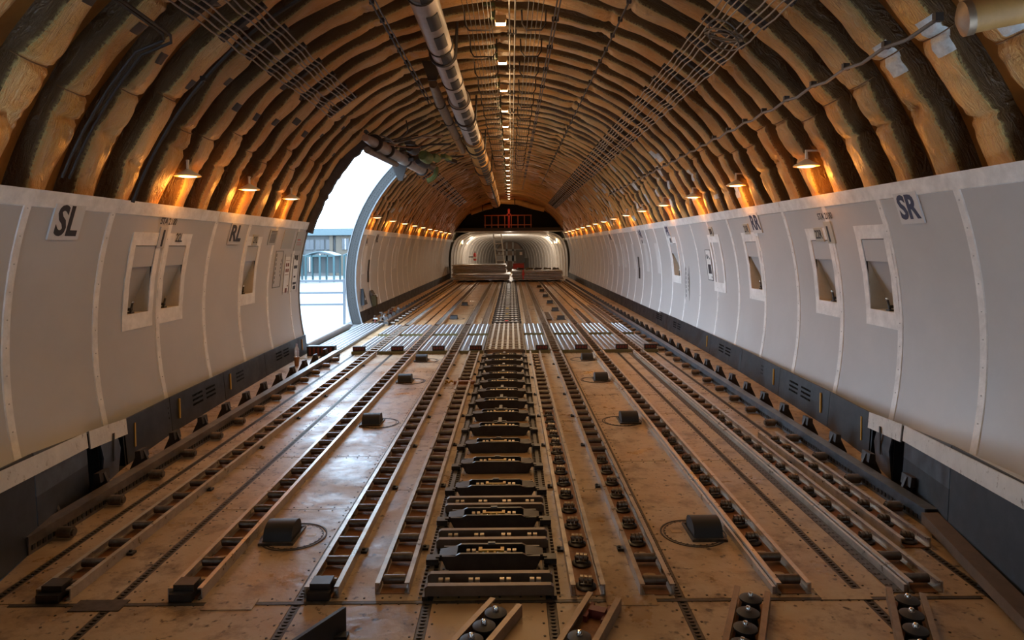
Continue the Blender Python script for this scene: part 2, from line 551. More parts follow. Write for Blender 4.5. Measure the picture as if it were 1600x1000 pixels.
class Rib:
    D, HW = 0.155, 0.122

    def __init__(self, y, a0, a1, seed, ns, nphi):
        rs = np.random.RandomState(seed)
        self.y = y
        a = np.linspace(a0, a1, ns)
        s = a * RB
        base = np.radians([27.5, 34, 49, 68, 90, 112, 131, 146, 152.5])
        pin = (base + rs.uniform(-0.04, 0.04, len(base))) * RB
        dist = np.abs(s[:, None] - pin[None, :])
        k = dist.argmin(1)
        d = dist[np.arange(ns), k]
        sd = s - pin[k]

        def wav(n, f0, f1, amp):
            o = np.zeros(ns)
            for _ in range(n):
                o += amp * np.sin(s * rs.uniform(f0, f1) + rs.uniform(0, 6.28))
            return o
        bands = rs.rand(len(base)) < 0.3
        bands[[1, 7]] = True
        self.tie = [pin[1] / RB, pin[7] / RB]
        band = bands[k]
        dep = self.D * (1 + wav(3, 1.5, 6, 0.022)) * (1 - 0.05 * np.exp(-(d / 0.13) ** 2) - 0.14 * band * np.exp(-(d / 0.020) ** 2)) + 0.008 * np.sin(np.clip(d / 0.35, 0, 1) * PI)
        hw = self.HW * (1 + wav(3, 2.0, 8, 0.035)) * (1 - 0.05 * band * np.exp(-(d / 0.05) ** 2))
        lat = wav(3, 1.5, 6, 0.008)
        skew = wav(2, 2, 6, 0.08)
        phi = np.linspace(0, PI, nphi)
        cu = np.cos(phi)
        su = np.sin(phi)
        U = -np.sign(cu) * np.abs(cu) ** 0.50
        Wd = np.abs(su) ** 0.42
        uu = lat[:, None] + hw[:, None] * U[None, :]
        ww = dep[:, None] * Wd[None, :] * (1 + skew[:, None] * U[None, :])
        kk = rs.randint(7, 12)
        vc = rs.uniform(-0.35, 0.35, len(base))[k]
        dv = (U[None, :] - vc[:, None]) * self.HW
        rad = np.sqrt(sd[:, None] ** 2 + dv ** 2)
        th = np.arctan2(dv, sd[:, None] + 1e-5)
        wr = 0.011 * np.exp(-rad / 0.16) * np.cos(kk * th + rs.uniform(0, 6)) * (rad / (rad + 0.035))
        wr += -0.045 * (~band)[:, None] * np.exp(-(rad / 0.045) ** 2)
        wr += 0.010 * np.exp(-((dv - 0.03 * np.sin(s[:, None] * 4 + seed)) / 0.03) ** 2) * np.clip(np.sin(s[:, None] * 5.3 + seed * 1.7), 0, 1)
        wr += 0.0035 * np.sin(s[:, None] * 11 - 4 * U[None, :] + rs.uniform(0, 6))
        ww = ww + wr * Wd[None, :]
        r = RB + 0.004 - ww
        ca, sa = np.cos(a)[:, None], np.sin(a)[:, None]
        self.P = np.stack([r * ca, y + uu + 0 * r, ZC + r * sa], -1)
        self.a = a
        self.phi = phi
        z = np.where(phi < PI * 0.25, 1.0, np.where(phi > PI * 0.80, 0.8, 0.0))  # mask for the painted shade: flanks dark, cap pale
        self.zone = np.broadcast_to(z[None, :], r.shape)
        fr = np.exp(-((phi - PI * 0.26) / 0.17) ** 2)
        self.fr = np.broadcast_to(fr[None, :], r.shape)
        self.quilt = np.stack([s[:, None] * 5.0 + 0 * r, np.broadcast_to(phi[None, :] * 5.5, r.shape), np.full(r.shape, seed * 3.7)], -1)
        self.ns, self.nphi = ns, nphi

    def build(self, parent):
        ns, m = self.ns, self.nphi
        idx = np.arange(ns * m).reshape(ns, m)
        q = np.stack([idx[:-1, :-1], idx[:-1, 1:], idx[1:, 1:], idx[1:, :-1]], -1).reshape(-1, 4)
        me = bpy.data.meshes.new('insulation_blanket')
        me.vertices.add(ns * m)
        me.vertices.foreach_set('co', self.P.reshape(-1).astype(np.float32))
        me.loops.add(len(q) * 4)
        me.loops.foreach_set('vertex_index', q.reshape(-1).astype(np.int32))
        me.polygons.add(len(q))
        me.polygons.foreach_set('loop_start', (np.arange(len(q)) * 4).astype(np.int32))
        me.polygons.foreach_set('use_smooth', np.ones(len(q), bool))
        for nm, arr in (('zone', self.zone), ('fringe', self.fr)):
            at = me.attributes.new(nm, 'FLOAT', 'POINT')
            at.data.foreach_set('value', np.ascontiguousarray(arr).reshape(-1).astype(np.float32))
        at = me.attributes.new('quilt', 'FLOAT_VECTOR', 'POINT')
        at.data.foreach_set('vector', np.ascontiguousarray(self.quilt).reshape(-1).astype(np.float32))
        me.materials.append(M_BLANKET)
        me.update()
        me.validate()
        self.o = obj('insulation_blanket', me, parent)
        return self.o

    def cords(self):
        """tie cords drawn round the quilt where it is pinched"""
        for a in self.tie:
            if a < self.a[2] or a > self.a[-3]:
                continue
            i = int(np.searchsorted(self.a, a))
            pts = []
            for j in range(2, self.nphi - 2):
                p = Vector(self.P[i, j])
                pts.append(p - Vector((math.cos(self.a[i]), 0, math.sin(self.a[i]))) * 0.004)
            MB().tube(pts, 0.0045, 5).build('tie_cord', M_CORD, self.o)

    def at(self, adeg, t=0.5):
        """point on the quilt, its normal and along/across directions"""
        i = int(np.clip(np.searchsorted(self.a, math.radians(adeg)), 1, self.ns - 2))
        j = int(np.clip(t * (self.nphi - 1), 1, self.nphi - 2))
        p = Vector(self.P[i, j])
        al = (Vector(self.P[i + 1, j]) - Vector(self.P[i - 1, j])).normalized()
        ac = (Vector(self.P[i, j + 1]) - Vector(self.P[i, j - 1])).normalized()
        n = al.cross(ac).normalized()
        inward = Vector((-math.cos(self.a[i]), 0, -math.sin(self.a[i])))
        if n.dot(inward) < 0:
            n = -n
        return p, n, al, ac


RIBS = []
RIB0 = 5.90 - 0.5 * PITCH
k0 = int(math.floor((2.2 - RIB0) / PITCH))
k1 = int((Y_FWD - RIB0) / PITCH)
for k in range(k0, k1 + 1):
    y = RIB0 + k * PITCH
    if y > Y_FWD - 0.1:
        break
    ns, m = (520, 31) if y < 5.6 else (380, 23) if y < 8 else (260, 15) if y < 16 else (110, 9)
    a1 = A_L
    if DOOR0 - 0.12 < y < DOOR1 + 0.12:
        a1 = DOOR_A - 0.02
    rb = Rib(y, A_R, a1, 100 + k, ns, m)
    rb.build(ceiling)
    if y < 9:
        rb.cords()
    RIBS.append(rb)
# a few more frames behind the viewpoint share one blanket mesh
for q in range(1, 10):
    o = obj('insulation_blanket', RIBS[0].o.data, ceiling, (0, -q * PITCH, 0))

# tape patches on the quilts: silver on one flank, black squares on the other
rp = random.Random(5)


def patch(rib, adeg, t, ln, wd, m, lift=0.003, rz=0.0):
    """piece of tape that follows the quilt's own surface"""
    da = (rib.a[1] - rib.a[0]) * RB
    ic = int(np.clip(np.searchsorted(rib.a, math.radians(adeg)), 3, rib.ns - 4))
    ni = max(1, int(round(ln / da)))
    jc = t * (rib.nphi - 1)
    nj = max(1.0, wd / 0.30 * (rib.nphi - 1))
    i0, i1 = max(0, ic - ni), min(rib.ns - 1, ic + ni)
    j0, j1 = int(max(1, round(jc - nj))), int(min(rib.nphi - 2, round(jc + nj)))
    if j1 <= j0:
        j1 = j0 + 1
    b = MB()
    cc = Vector((0, rib.y, ZC))
    for i_ in range(i0, i1 + 1):
        for j_ in range(j0, j1 + 1):
            p = Vector(rib.P[i_, j_])
            d = (cc + Vector((p.x, 0, p.z - ZC)) * 0.93 - p).normalized()
            b.v.append(p + d * lift)
    w_ = j1 - j0 + 1
    for i_ in range(i1 - i0):
        for j_ in range(w_ - 1):
            b.f.append((i_ * w_ + j_, i_ * w_ + j_ + 1, (i_ + 1) * w_ + j_ + 1, (i_ + 1) * w_ + j_))
    return b.build('tape_patch', m, rib.o)


for rb in RIBS:
    if 7.5 < rb.y < 21:
        for _ in range(rp.choice([1, 2, 2, 3, 4]) if rb.y > 10 else 1):
            patch(rb, rp.uniform(24, 46), rp.uniform(0.3, 0.7), rp.uniform(0.03, 0.10), rp.uniform(0.02, 0.05), M_GASKET, rz=rp.uniform(-.3, .3))
    if 3.3 < rb.y < 4.4:
        patch(rb, 33 + 3 * rp.random(), 0.32, 0.12, 0.05, M_GASKET)
    if 3.0 < rb.y < 9.9:
        for a in (139, 131):
            patch(rb, a + rp.uniform(-2, 2), rp.uniform(0.45, 0.65), 0.04, 0.028, M_TAPEBLK)
    if 14 < rb.y < 21:
        if rp.random() < .7:
            patch(rb, rp.uniform(140, 156), rp.uniform(0.3, 0.7), rp.uniform(0.03, 0.08), 0.03, M_GASKET)

# ------------------------------------------------------------------ side walls
def wall_panel(sg, y0, y1, z0f, z1, holes, parent, r=RW, m=None, name='wall_panel'):
    """curved lining sheet with thickness; holes = [(y0,y1,z0,z1)]"""
    yy = sorted(set([y0, y1] + [h[i] for h in holes for i in (0, 1)]))
    zb0, zb1 = z0f(y0), z0f(y1)
    zmin = max(zb0, zb1)
    zz = sorted(set([zmin + (z1 - zmin) * i / 14 for i in range(1, 15)] + [h[i] for h in holes for i in (2, 3)]))
    b = MB()
    nz = len(zz) + 1
    for dr in (0, 0.012):
        for y in yy:
            for z in [z0f(y)] + zz:
                b.v.append((sg * rx(z, r + dr), y, z))
    N = len(yy) * nz

    def hole(j, i):
        ym = (yy[j] + yy[j + 1]) / 2
        zs = [zmin] + zz
        zm = (zs[i] + zs[i + 1]) / 2
        return any(h[0] < ym < h[1] and h[2] < zm < h[3] for h in holes)
    for j in range(len(yy) - 1):
        for i in range(nz - 1):
            if hole(j, i):
                continue
            q = (j * nz + i, j * nz + i + 1, (j + 1) * nz + i + 1, (j + 1) * nz + i)
            b.f.append(q if sg > 0 else q[::-1])
    for i in range(nz - 1):          # rims
        for j in (0, len(yy) - 1):
            b.f.append((j * nz + i, j * nz + i + 1, N + j * nz + i + 1, N + j * nz + i))
    for j in range(len(yy) - 1):
        for i in (0, nz - 1):
            b.f.append((j * nz + i, (j + 1) * nz + i, N + (j + 1) * nz + i, N + j * nz + i))
    return b.build(name, m or M_PANEL, parent)


def strip_v(sg, y, w, z0, z1, parent, proud=0.006, m=None, name='seam_strip', n=16):
    b = MB()
    for i in range(n + 1):
        z = z0 + (z1 - z0) * i / n
        for dy, dr in ((-w / 2, 0.002), (-w / 2 + 0.008, -proud), (w / 2 - 0.008, -proud), (w / 2, 0.002)):
            b.v.append((sg * rx(z, RW + dr), y + dy, z))
    for i in range(n):
        for k in range(3):
            b.f.append((i * 4 + k, i * 4 + k + 1, i * 4 + 5 + k, i * 4 + 4 + k))
    return b.build(name, m or M_TAPE, parent)


def strip_h(sg, y0, y1, z0, z1, parent, proud=0.008, m=None, name='top_strip', back=0.0):
    b = MB()
    zs = [z0, z0 + 0.006, (z0 + z1) / 2, z1 - 0.006, z1, z1]
    dr = [0.002, -proud, -proud, -proud, -proud, 0.06 + back]
    for y in (y0, y1):
        for z, d in zip(zs, dr):
            b.v.append((sg * rx(z, RW + d), y, z))
    n = len(zs)
    for k in range(n - 1):
        b.f.append((k, k + 1, n + k + 1, n + k))
    return b.build(name, m or M_TAPE, parent)


WIN_Z0, WIN_ZM, WIN_Z1 = 1.02, 1.41, 1.59
WINS = {1: [(5.17, 5.51, 'A'), (6.08, 6.43, 'B'), (7.88, 8.24, 'C'), (9.30, 9.68, 'D'), (11.72, 12.15, 'E')],
        -1: [(5.52, 5.84, 'F'), (6.05, 6.38, 'G'), (7.86, 8.20, 'H')]}
wall = {}
SEAMS = [2.4 + 0.9 * i for i in range(0, 36)]
win_n = 0
for sg, nm in ((1, 'wall_right'), (-1, 'wall_left')):
    b = MB()
    zs = [-0.35 + (ZT[sg] + 0.35) * i / 12 for i in range(13)]
    spans = [(Y_BACK, Y_FWD + 2)] if sg > 0 else [(Y_BACK, FILL_DOOR0), (FILL_DOOR1, DOOR0), (DOOR1, Y_FWD + 2)]
    for y0, y1 in spans:
        n0 = len(b.v)
        for y in (y0, y1):
            for z in zs:
                b.v.append((sg * rx(z, RS), y, z))
        for i in range(12):
            b.f.append((n0 + i, n0 + i + 1, n0 + 14 + i, n0 + 13 + i))
    W = b.build(nm, M_DARK)
    tag(W, 'pale grey curved lining wall with sign ' + ('SR' if sg > 0 else 'SL'), kind='structure')
    wall[sg] = W
    ph = []
    for w in WINS[sg]:
        ph.append((w[0], w[1], WIN_Z0, WIN_Z1))
    edges = [Y_BACK] + ([FILL_DOOR0, FILL_DOOR1] if sg < 0 else []) + SEAMS
    for i in range(len(edges) - 1):
        y0, y1 = edges[i], edges[i + 1]
        if sg < 0 and abs(y0 - FILL_DOOR0) < 1e-6:
            continue
        if y1 > Y_FWD + 2:
            break
        if sg < 0:
            if y0 < DOOR0 <= y1:
                y1 = DOOR0
            elif y0 < DOOR1 <= y1:
                y0 = DOOR1
            elif y0 >= DOOR0 - 1e-6 and y1 <= DOOR1:
                continue
        hs = [h for h in ph if h[0] > y0 - 0.01 and h[1] < y1 + 0.01]
        wall_panel(sg, y0, y1, z_bot, ZT[sg] - 0.04, hs, W)
        if not (sg < 0 and DOOR0 - .01 < y0 < DOOR1 - 0.01) and y0 > 0:
            strip_v(sg, y0, 0.075 if y0 < 9 else 0.055, z_bot(y0), ZT[sg] - 0.05, W)
    for y0, y1 in spans:
        edges2 = [y0] + [s for s in SEAMS[1::4] if y0 + .4 < s < y1 - .4] + [y1]
        for i in range(len(edges2) - 1):
            strip_h(sg, edges2[i] + 0.003, edges2[i + 1] - 0.003, ZT[sg] - 0.10, ZT[sg] + 0.01, W)
    # screws along the seams
    b = MB()
    for s in SEAMS:
        if 3 < s < 11 and not (sg < 0 and s > DOOR0 - 0.1):
            for i in range(9):
                z = 0.42 + i * 0.175
                x = sg * rx(z, RW - 0.006)
                b.box(x - 0.003, x + 0.003, s - 0.004, s + 0.004, z - 0.004, z + 0.004)
    o = b.build('seam_screws', M_GREYPL, W, smooth=False)
    o['kind'] = 'stuff'

# ------------------------------------------------------------------ window plugs in the lining
for sg in (1, -1):
    for (y0, y1, code) in WINS[sg]:
        win_n += 1
        W = struct('window_%d' % win_n)
        W['label'] = 'recessed window plug with white border in the grey lining'
        # border
        b = MB()
        f = 0.07
        zlo, zhi = WIN_Z0 - 0.13, WIN_Z1 + 0.11

        def quad(ya, yb, za, zb):
            n = len(b.v)
            for z in (za, (za + zb) / 2, zb):
                for y in (ya, yb):
                    b.v.append((sg * rx(z, RW - 0.007), y, z))
                for y in (ya, yb):
                    b.v.append((sg * rx(z, RW + 0.002), y, z))
            for r_ in (0, 4):
                b.f.append((n + r_, n + r_ + 1, n + r_ + 5, n + r_ + 4))
                b.f.append((n + r_, n + r_ + 2, n + r_ + 6, n + r_ + 4))
                b.f.append((n + r_ + 1, n + r_ + 3, n + r_ + 7, n + r_ + 5))
            b.f.append((n, n + 1, n + 3, n + 2))
            b.f.append((n + 8, n + 9, n + 11, n + 10))
        quad(y0 - f, y1 + f, zlo, WIN_Z0)
        quad(y0 - f, y1 + f, WIN_Z1, zhi)
        quad(y0 - f, y0, WIN_Z0, WIN_Z1)
        quad(y1, y1 + f, WIN_Z0, WIN_Z1)
        b.build('border', M_TAPE, W)
        # upper blind
        b = MB()
        g = 0.006
        for dr in (-0.001, 0.012):
            for z in (WIN_ZM, WIN_Z1 - g):
                for y in (y0 + g, y1 - g):
                    b.v.append((sg * rx(z, RW + dr), y, z))
        b.f += [(0, 1, 3, 2), (4, 6, 7, 5), (0, 2, 6, 4), (1, 5, 7, 3), (0, 4, 5, 1), (2, 3, 7, 6)]
        b.build('blind', M_PANEL, W, smooth=False)
        # wedge recess: sloping back, two cheeks, floor
        dpt = 0.16
        xt, xb = sg * rx(WIN_ZM, RW + 0.012), sg * rx(WIN_Z0, RW + 0.0)
        xB = sg * (rx(WIN_Z0, RW) + dpt)
        MB().add([(xt, y0, WIN_ZM + .02), (xt, y1, WIN_ZM + .02), (xB, y1, WIN_Z0 - .002), (xB, y0, WIN_Z0 - .002)], [(0, 1, 2, 3)]).build('sloping_back', M_PANEL, W, smooth=False)
        for y in (y0, y1):
            MB().add([(xt, y, WIN_ZM + .02), (xb, y, WIN_Z0), (xB, y, WIN_Z0)], [(0, 1, 2)]).build('cheek', M_RECESS, W, smooth=False)
        MB().add([(xb, y0, WIN_Z0 - .001), (xb, y1, WIN_Z0 - .001), (xB, y1, WIN_Z0 - .001), (xB, y0, WIN_Z0 - .001)], [(0, 1, 2, 3)]).build('sill', M_RECESS, W, smooth=False)
        ym = (y0 + y1) / 2 - 0.04
        xm = sg * (rx(WIN_Z0, RW) + 0.035)
        lt = MB()
        lt.box(xm - .02, xm + .02, ym - .025, ym + .025, WIN_Z0, WIN_Z0 + .012)
        lt.cyl((xm, ym, WIN_Z0 + .01), (xm, ym + .035, WIN_Z0 + .085), .009, 8)
        lt.cyl((xm - .02, ym - .01, WIN_Z0 + .035), (xm + .02, ym - .01, WIN_Z0 + .035), .012, 8)
        l_ = lt.build('latch', M_BLACK, W)
        kb = MB()
        kb.lathe([(.002, -.014), (.011, -.009), (.014, 0), (.011, .009), (.002, .014)], 10, (xm, ym + .037, WIN_Z0 + .092))
        kb.build('latch_ball', M_BOLT, l_)

# ------------------------------------------------------------------ lettering
def text_mesh(body, size, m, bold=0.0, sx=0.8):
    cu = bpy.data.curves.new('t', 'FONT')
    cu.body = body
    cu.size = size
    cu.offset = bold
    cu.align_x = 'CENTER'
    cu.align_y = 'CENTER'
    cu.extrude = 0.0008
    cu.resolution_u = 3
    to = bpy.data.objects.new('t', cu)
    C.objects.link(to)
    dg = bpy.context.evaluated_depsgraph_get()
    me = bpy.data.meshes.new_from_object(to.evaluated_get(dg))
    bpy.data.objects.remove(to)
    bpy.data.curves.remove(cu)
    for v in me.vertices:
        v.co.x *= sx
    me.materials.clear()
    me.materials.append(m)
    return me


def wall_matrix(sg, y, z, off):
    """local x reads left to right, local y up the wall, local z out of the wall into the hold"""
    x = rx(z, RW - off)
    n = Vector((-sg * x, 0, -(z - ZC))).normalized()
    r = Vector((0, -sg, 0))
    u = n.cross(r).normalized()
    Mx = Matrix((r, u, n)).transposed().to_4x4()
    Mx.translation = Vector((sg * x, y, z))
    return Mx


def sign(name, label, sg, y, z, body, size, ink=None, plate=None, pm=None, bold=0.006, sx=0.8, off=0.012, extra=None):
    t = thing(name, label, 'sign')
    t.matrix_world = wall_matrix(sg, y, z, off)
    if plate:
        w, h = plate
        MB().box(-w / 2, w / 2, -h / 2, h / 2, -0.010, 0.002).build('plate', pm or M_STICK, t, smooth=False)
    if body:
        me = text_mesh(body, size, ink or M_INK, bold, sx)
        obj('lettering', me, t, (0, 0, 0.0032))
    if extra:
        b = MB()
        for (x0, x1, y0, y1) in extra:
            b.box(x0, x1, y0, y1, 0.002, 0.0036)
        b.build('printed_marks', ink or M_INK, t, smooth=False)['kind'] = 'stuff'
    return t


sign('zone_sign', 'white square sign reading SL on the warm-lit lining', -1, 4.60, 1.745, 'SL', 0.29, M_INK, (0.31, 0.25), M_STICK, 0.008, 0.85)
sign('zone_sign', 'white sign reading RL beyond the paired windows', -1, 7.43, 1.72, 'RL', 0.25, M_INK, (0.32, 0.24), M_PANEL, 0.008, 1.1)
sign('zone_sign', 'pale sign reading SR beside the tall tape seam', 1, 4.74, 1.80, 'SR', 0.24, M_INKB, (0.27, 0.23), M_STICK, 0.008, 0.85)
sign('zone_sign', 'pale sign reading RR in navy letters', 1, 7.72, 1.80, 'RR', 0.24, M_INKB, (0.27, 0.24), M_STICK, 0.008, 0.85)
sign('zone_sign', 'small sign reading PR in navy letters', 1, 12.05, 1.80, 'PR', 0.24, M_INKB, (0.27, 0.24), M_STICK, 0.008, 0.85)
sign('zone_sign', 'small far sign reading NR on the grey lining', 1, 14.6, 1.80, 'NR', 0.24, M_INKB, (0.27, 0.24), M_STICK, 0.008, 0.85)
sign('zone_sign', 'tiny far sign reading MR on the grey lining', 1, 19.0, 1.80, 'MR', 0.24, M_INKB, (0.27, 0.24), M_STICK, 0.008, 0.85)
sign('station_sign', 'STA 2100 marking with a bar beside window 22R', 1, 6.00, 1.80, 'STA 2100', 0.085, M_INK, None, None, 0.001, 0.8,
     extra=None)
sign('station_bar', 'cream sticker with a black bar under STA 2100 near 22R', 1, 6.01, 1.655, None, 0, M_INK, (0.13, 0.20), M_STICK2, extra=[(-0.03, 0.0, -0.085, 0.06)])
sign('station_sign', 'STA 2100 marking with a bar above the paired windows', -1, 5.93, 1.80, 'STA 2100', 0.085, M_INK, None, None, 0.001, 0.8)
sign('station_bar', 'pale sticker with a black bar under STA 2100 by 22L', -1, 5.90, 1.66, None, 0, M_INK, (0.12, 0.19), M_PANEL, extra=[(-0.01, 0.02, -0.08, 0.07)])
sign('row_sign', 'row sticker reading 22R above a recessed window', 1, 6.22, 1.64, '22R', 0.115, M_INK, (0.16, 0.13), M_STICK2, 0.002, 0.72)
sign('row_sign', 'row sticker reading 21R above a recessed window', 1, 8.06, 1.74, '21R', 0.115, M_INK, (0.16, 0.13), M_STICK2, 0.002, 0.72)
sign('row_sign', 'row sticker reading 20R above a recessed window', 1, 9.50, 1.74, '20R', 0.115, M_INK, (0.16, 0.13), M_STICK2, 0.002, 0.72)
sign('row_sign', 'row sticker reading 18R below the sign PR', 1, 12.0, 1.64, '18R', 0.115, M_INK, (0.16, 0.13), M_STICK, 0.002, 0.72)
sign('row_sign', 'row sticker reading 16R below the sign NR', 1, 14.6, 1.64, '16R', 0.115, M_INK, (0.16, 0.13), M_STICK, 0.002, 0.72)
sign('row_sign', 'row lettering 22L above the paired windows', -1, 6.19, 1.66, '22L', 0.115, M_INK, None, None, 0.002, 0.72)
sign('row_sign', 'row sticker reading 21L above a recessed window', -1, 8.04, 1.66, '21L', 0.115, M_INK, (0.16, 0.13), M_STICK2, 0.002, 0.72)
for yy_, z_ in ((13.95, 1.75), (15.4, 1.77), (17.0, 1.75), (18.0, 1.76), (20.0, 1.76)):
    pass
sign('row_sign', 'dark row sticker by the lit door frame on the far lining', -1, 14.2, 1.70, '16L', 0.16, M_INK, (0.2, 0.2), M_PANEL, 0.003, 0.72)
sign('zone_sign', 'dark zone letters NL on the far warm lining', -1, 15.2, 1.76, 'NL', 0.24, M_INK, (0.27, 0.24), M_PANEL, 0.008, 0.85)


def placard(label, sg, y, z, w, h, pm, marks, ink=M_INK, border=True):
    t = thing('placard', label, 'placard')
    t.matrix_world = wall_matrix(sg, y, z, 0.008)
    MB().box(-w / 2, w / 2, -h / 2, h / 2, -0.004, 0.002).build('plate', pm, t, smooth=False)
    if border:
        b = MB()
        e = 0.012
        b.box(-w / 2, w / 2, h / 2 - e, h / 2, 0.002, 0.006).box(-w / 2, w / 2, -h / 2, -h / 2 + e, 0.002, 0.006)
        b.box(-w / 2, -w / 2 + e, -h / 2, h / 2, 0.002, 0.006).box(w / 2 - e, w / 2, -h / 2, h / 2, 0.002, 0.006)
        b.build('frame', M_JAMB, t, smooth=False)
    b = MB()
    for (x0, x1, y0, y1) in marks:
        b.box(x0 * w, x1 * w, y0 * h, y1 * h, 0.002, 0.0035)
    b.build('printed_marks', ink, t, smooth=False)['kind'] = 'stuff'
    return t


lines = [(-.35, .35, .38 - .09 * i, .42 - .09 * i) for i in range(9)]
placard('small grey notice with printed lines beyond sticker 21L', -1, 8.62, 1.70, 0.28, 0.20, M_GREYPL, lines, border=False)
placard('tall framed panel with printed slots beside window 21L', -1, 9.02, 1.28, 0.30, 0.50, M_PANEL,
        [(-.36, -.30, -.38 + .12 * i, -.30 + .12 * i) for i in range(7)] + [(.28, .33, -.2 + .1 * i, -.14 + .1 * i) for i in range(5)])
placard('tall white placard with four brown pictograms', -1, 9.40, 1.20, 0.25, 0.66, M_WHITEP,
        [(-.25, -.05, .16, .23), (.05, .25, .16, .23), (-.25, -.05, .04, .11), (.05, .25, .04, .11), (-.3, .3, .28, .29), (-.3, .3, -.02, -.01),
         (-.1, .2, -.42, -.30), (.2, .34, -.27, -.24)], MATS['red_oxide_block'])
placard('tall white placard with black pictograms at the door edge', -1, 9.76, 1.20, 0.25, 0.66, M_WHITEP,
        [(-.3, -.05, .30, .40), (.0, .3, .28, .42), (-.3, .3, .10, .17), (-.2, .1, -.1, -.06), (-.3, .3, -.25, -.20), (-.2, .25, -.36, -.28)])
placard('wide grey instruction plate above the white placards', -1, 9.22, 1.68, 0.42, 0.26, M_GREYPL,
        [(-.4, .4, .3 - .08 * i, .32 - .08 * i) for i in range(8)], M_STICK2, False)
placard('grey instruction plate with red tab at the door edge', -1, 9.72, 1.66, 0.34, 0.28, M_GREYPL,
        [(-.3, 0.1, .05, .1), (-.3, .3, -.1, -.08), (-.3, .3, -.2, -.18)], M_RED, False)
placard('narrow white placard with pictograms beside window 20R', 1, 9.92, 1.26, 0.26, 0.46, M_WHITEP,
        [(-.3, -.1, .20, .34), (.0, .1, .22, .30), (.15, .25, .18, .24), (-.25, .3, -.28, .02), (.2, .3, -.42, -.36)])
placard('long framed panel with slots low on the grey lining', 1, 11.25, 0.92, 0.26, 0.62, M_PANEL,
        [(-.30, -.22, -.38 + .12 * i, -.30 + .12 * i) for i in range(7)] + [(.22, .28, -.2 + .1 * i, -.14 + .1 * i) for i in range(5)])

# ------------------------------------------------------------------ skirting along the walls
def z_skirt(y):     # height of the kick plates
    return interp(y, [-3, 2.0, 3.4, 4.2, 5.0, 7.0, 10, 40], [0.62, 0.58, 0.50, 0.405, 0.305, 0.285, 0.275, 0.275])


def on_skirt(sg, y, t, lift=0.0):
    return Vector((sg * (half_w(y) + 0.03 * t - lift), y, z_skirt(y) * t))


def skirt_plate(sg, y0, y1, parent, m, name, t0=0.0, t1=1.0, tilt=0.0):
    """upright sheet standing on the deck edge; t = 0 at the deck, 1 at the top"""
    b = MB()
    for y in (y0, y1):
        for t in (t0, (t0 + t1) / 2, t1):
            b.v.append(tuple(on_skirt(sg, y, t, -tilt * math.sin(PI * t))))
    N = 6
    b.v += [(v[0] + sg * 0.012, v[1], v[2]) for v in b.v[:6]]
    for k in range(2):
        b.f.append((k, k + 1, 4 + k, 3 + k))
        b.f.append((N + k, N + k + 1, N + 4 + k, N + 3 + k))
        b.f.append((k, k + 1, N + k + 1, N + k))
        b.f.append((3 + k, 4 + k, N + 4 + k, N + 3 + k))
    b.f.append((0, 3, N + 3, N))
    b.f.append((2, 5, N + 5, N + 2))
    return b.build(name, m, parent)


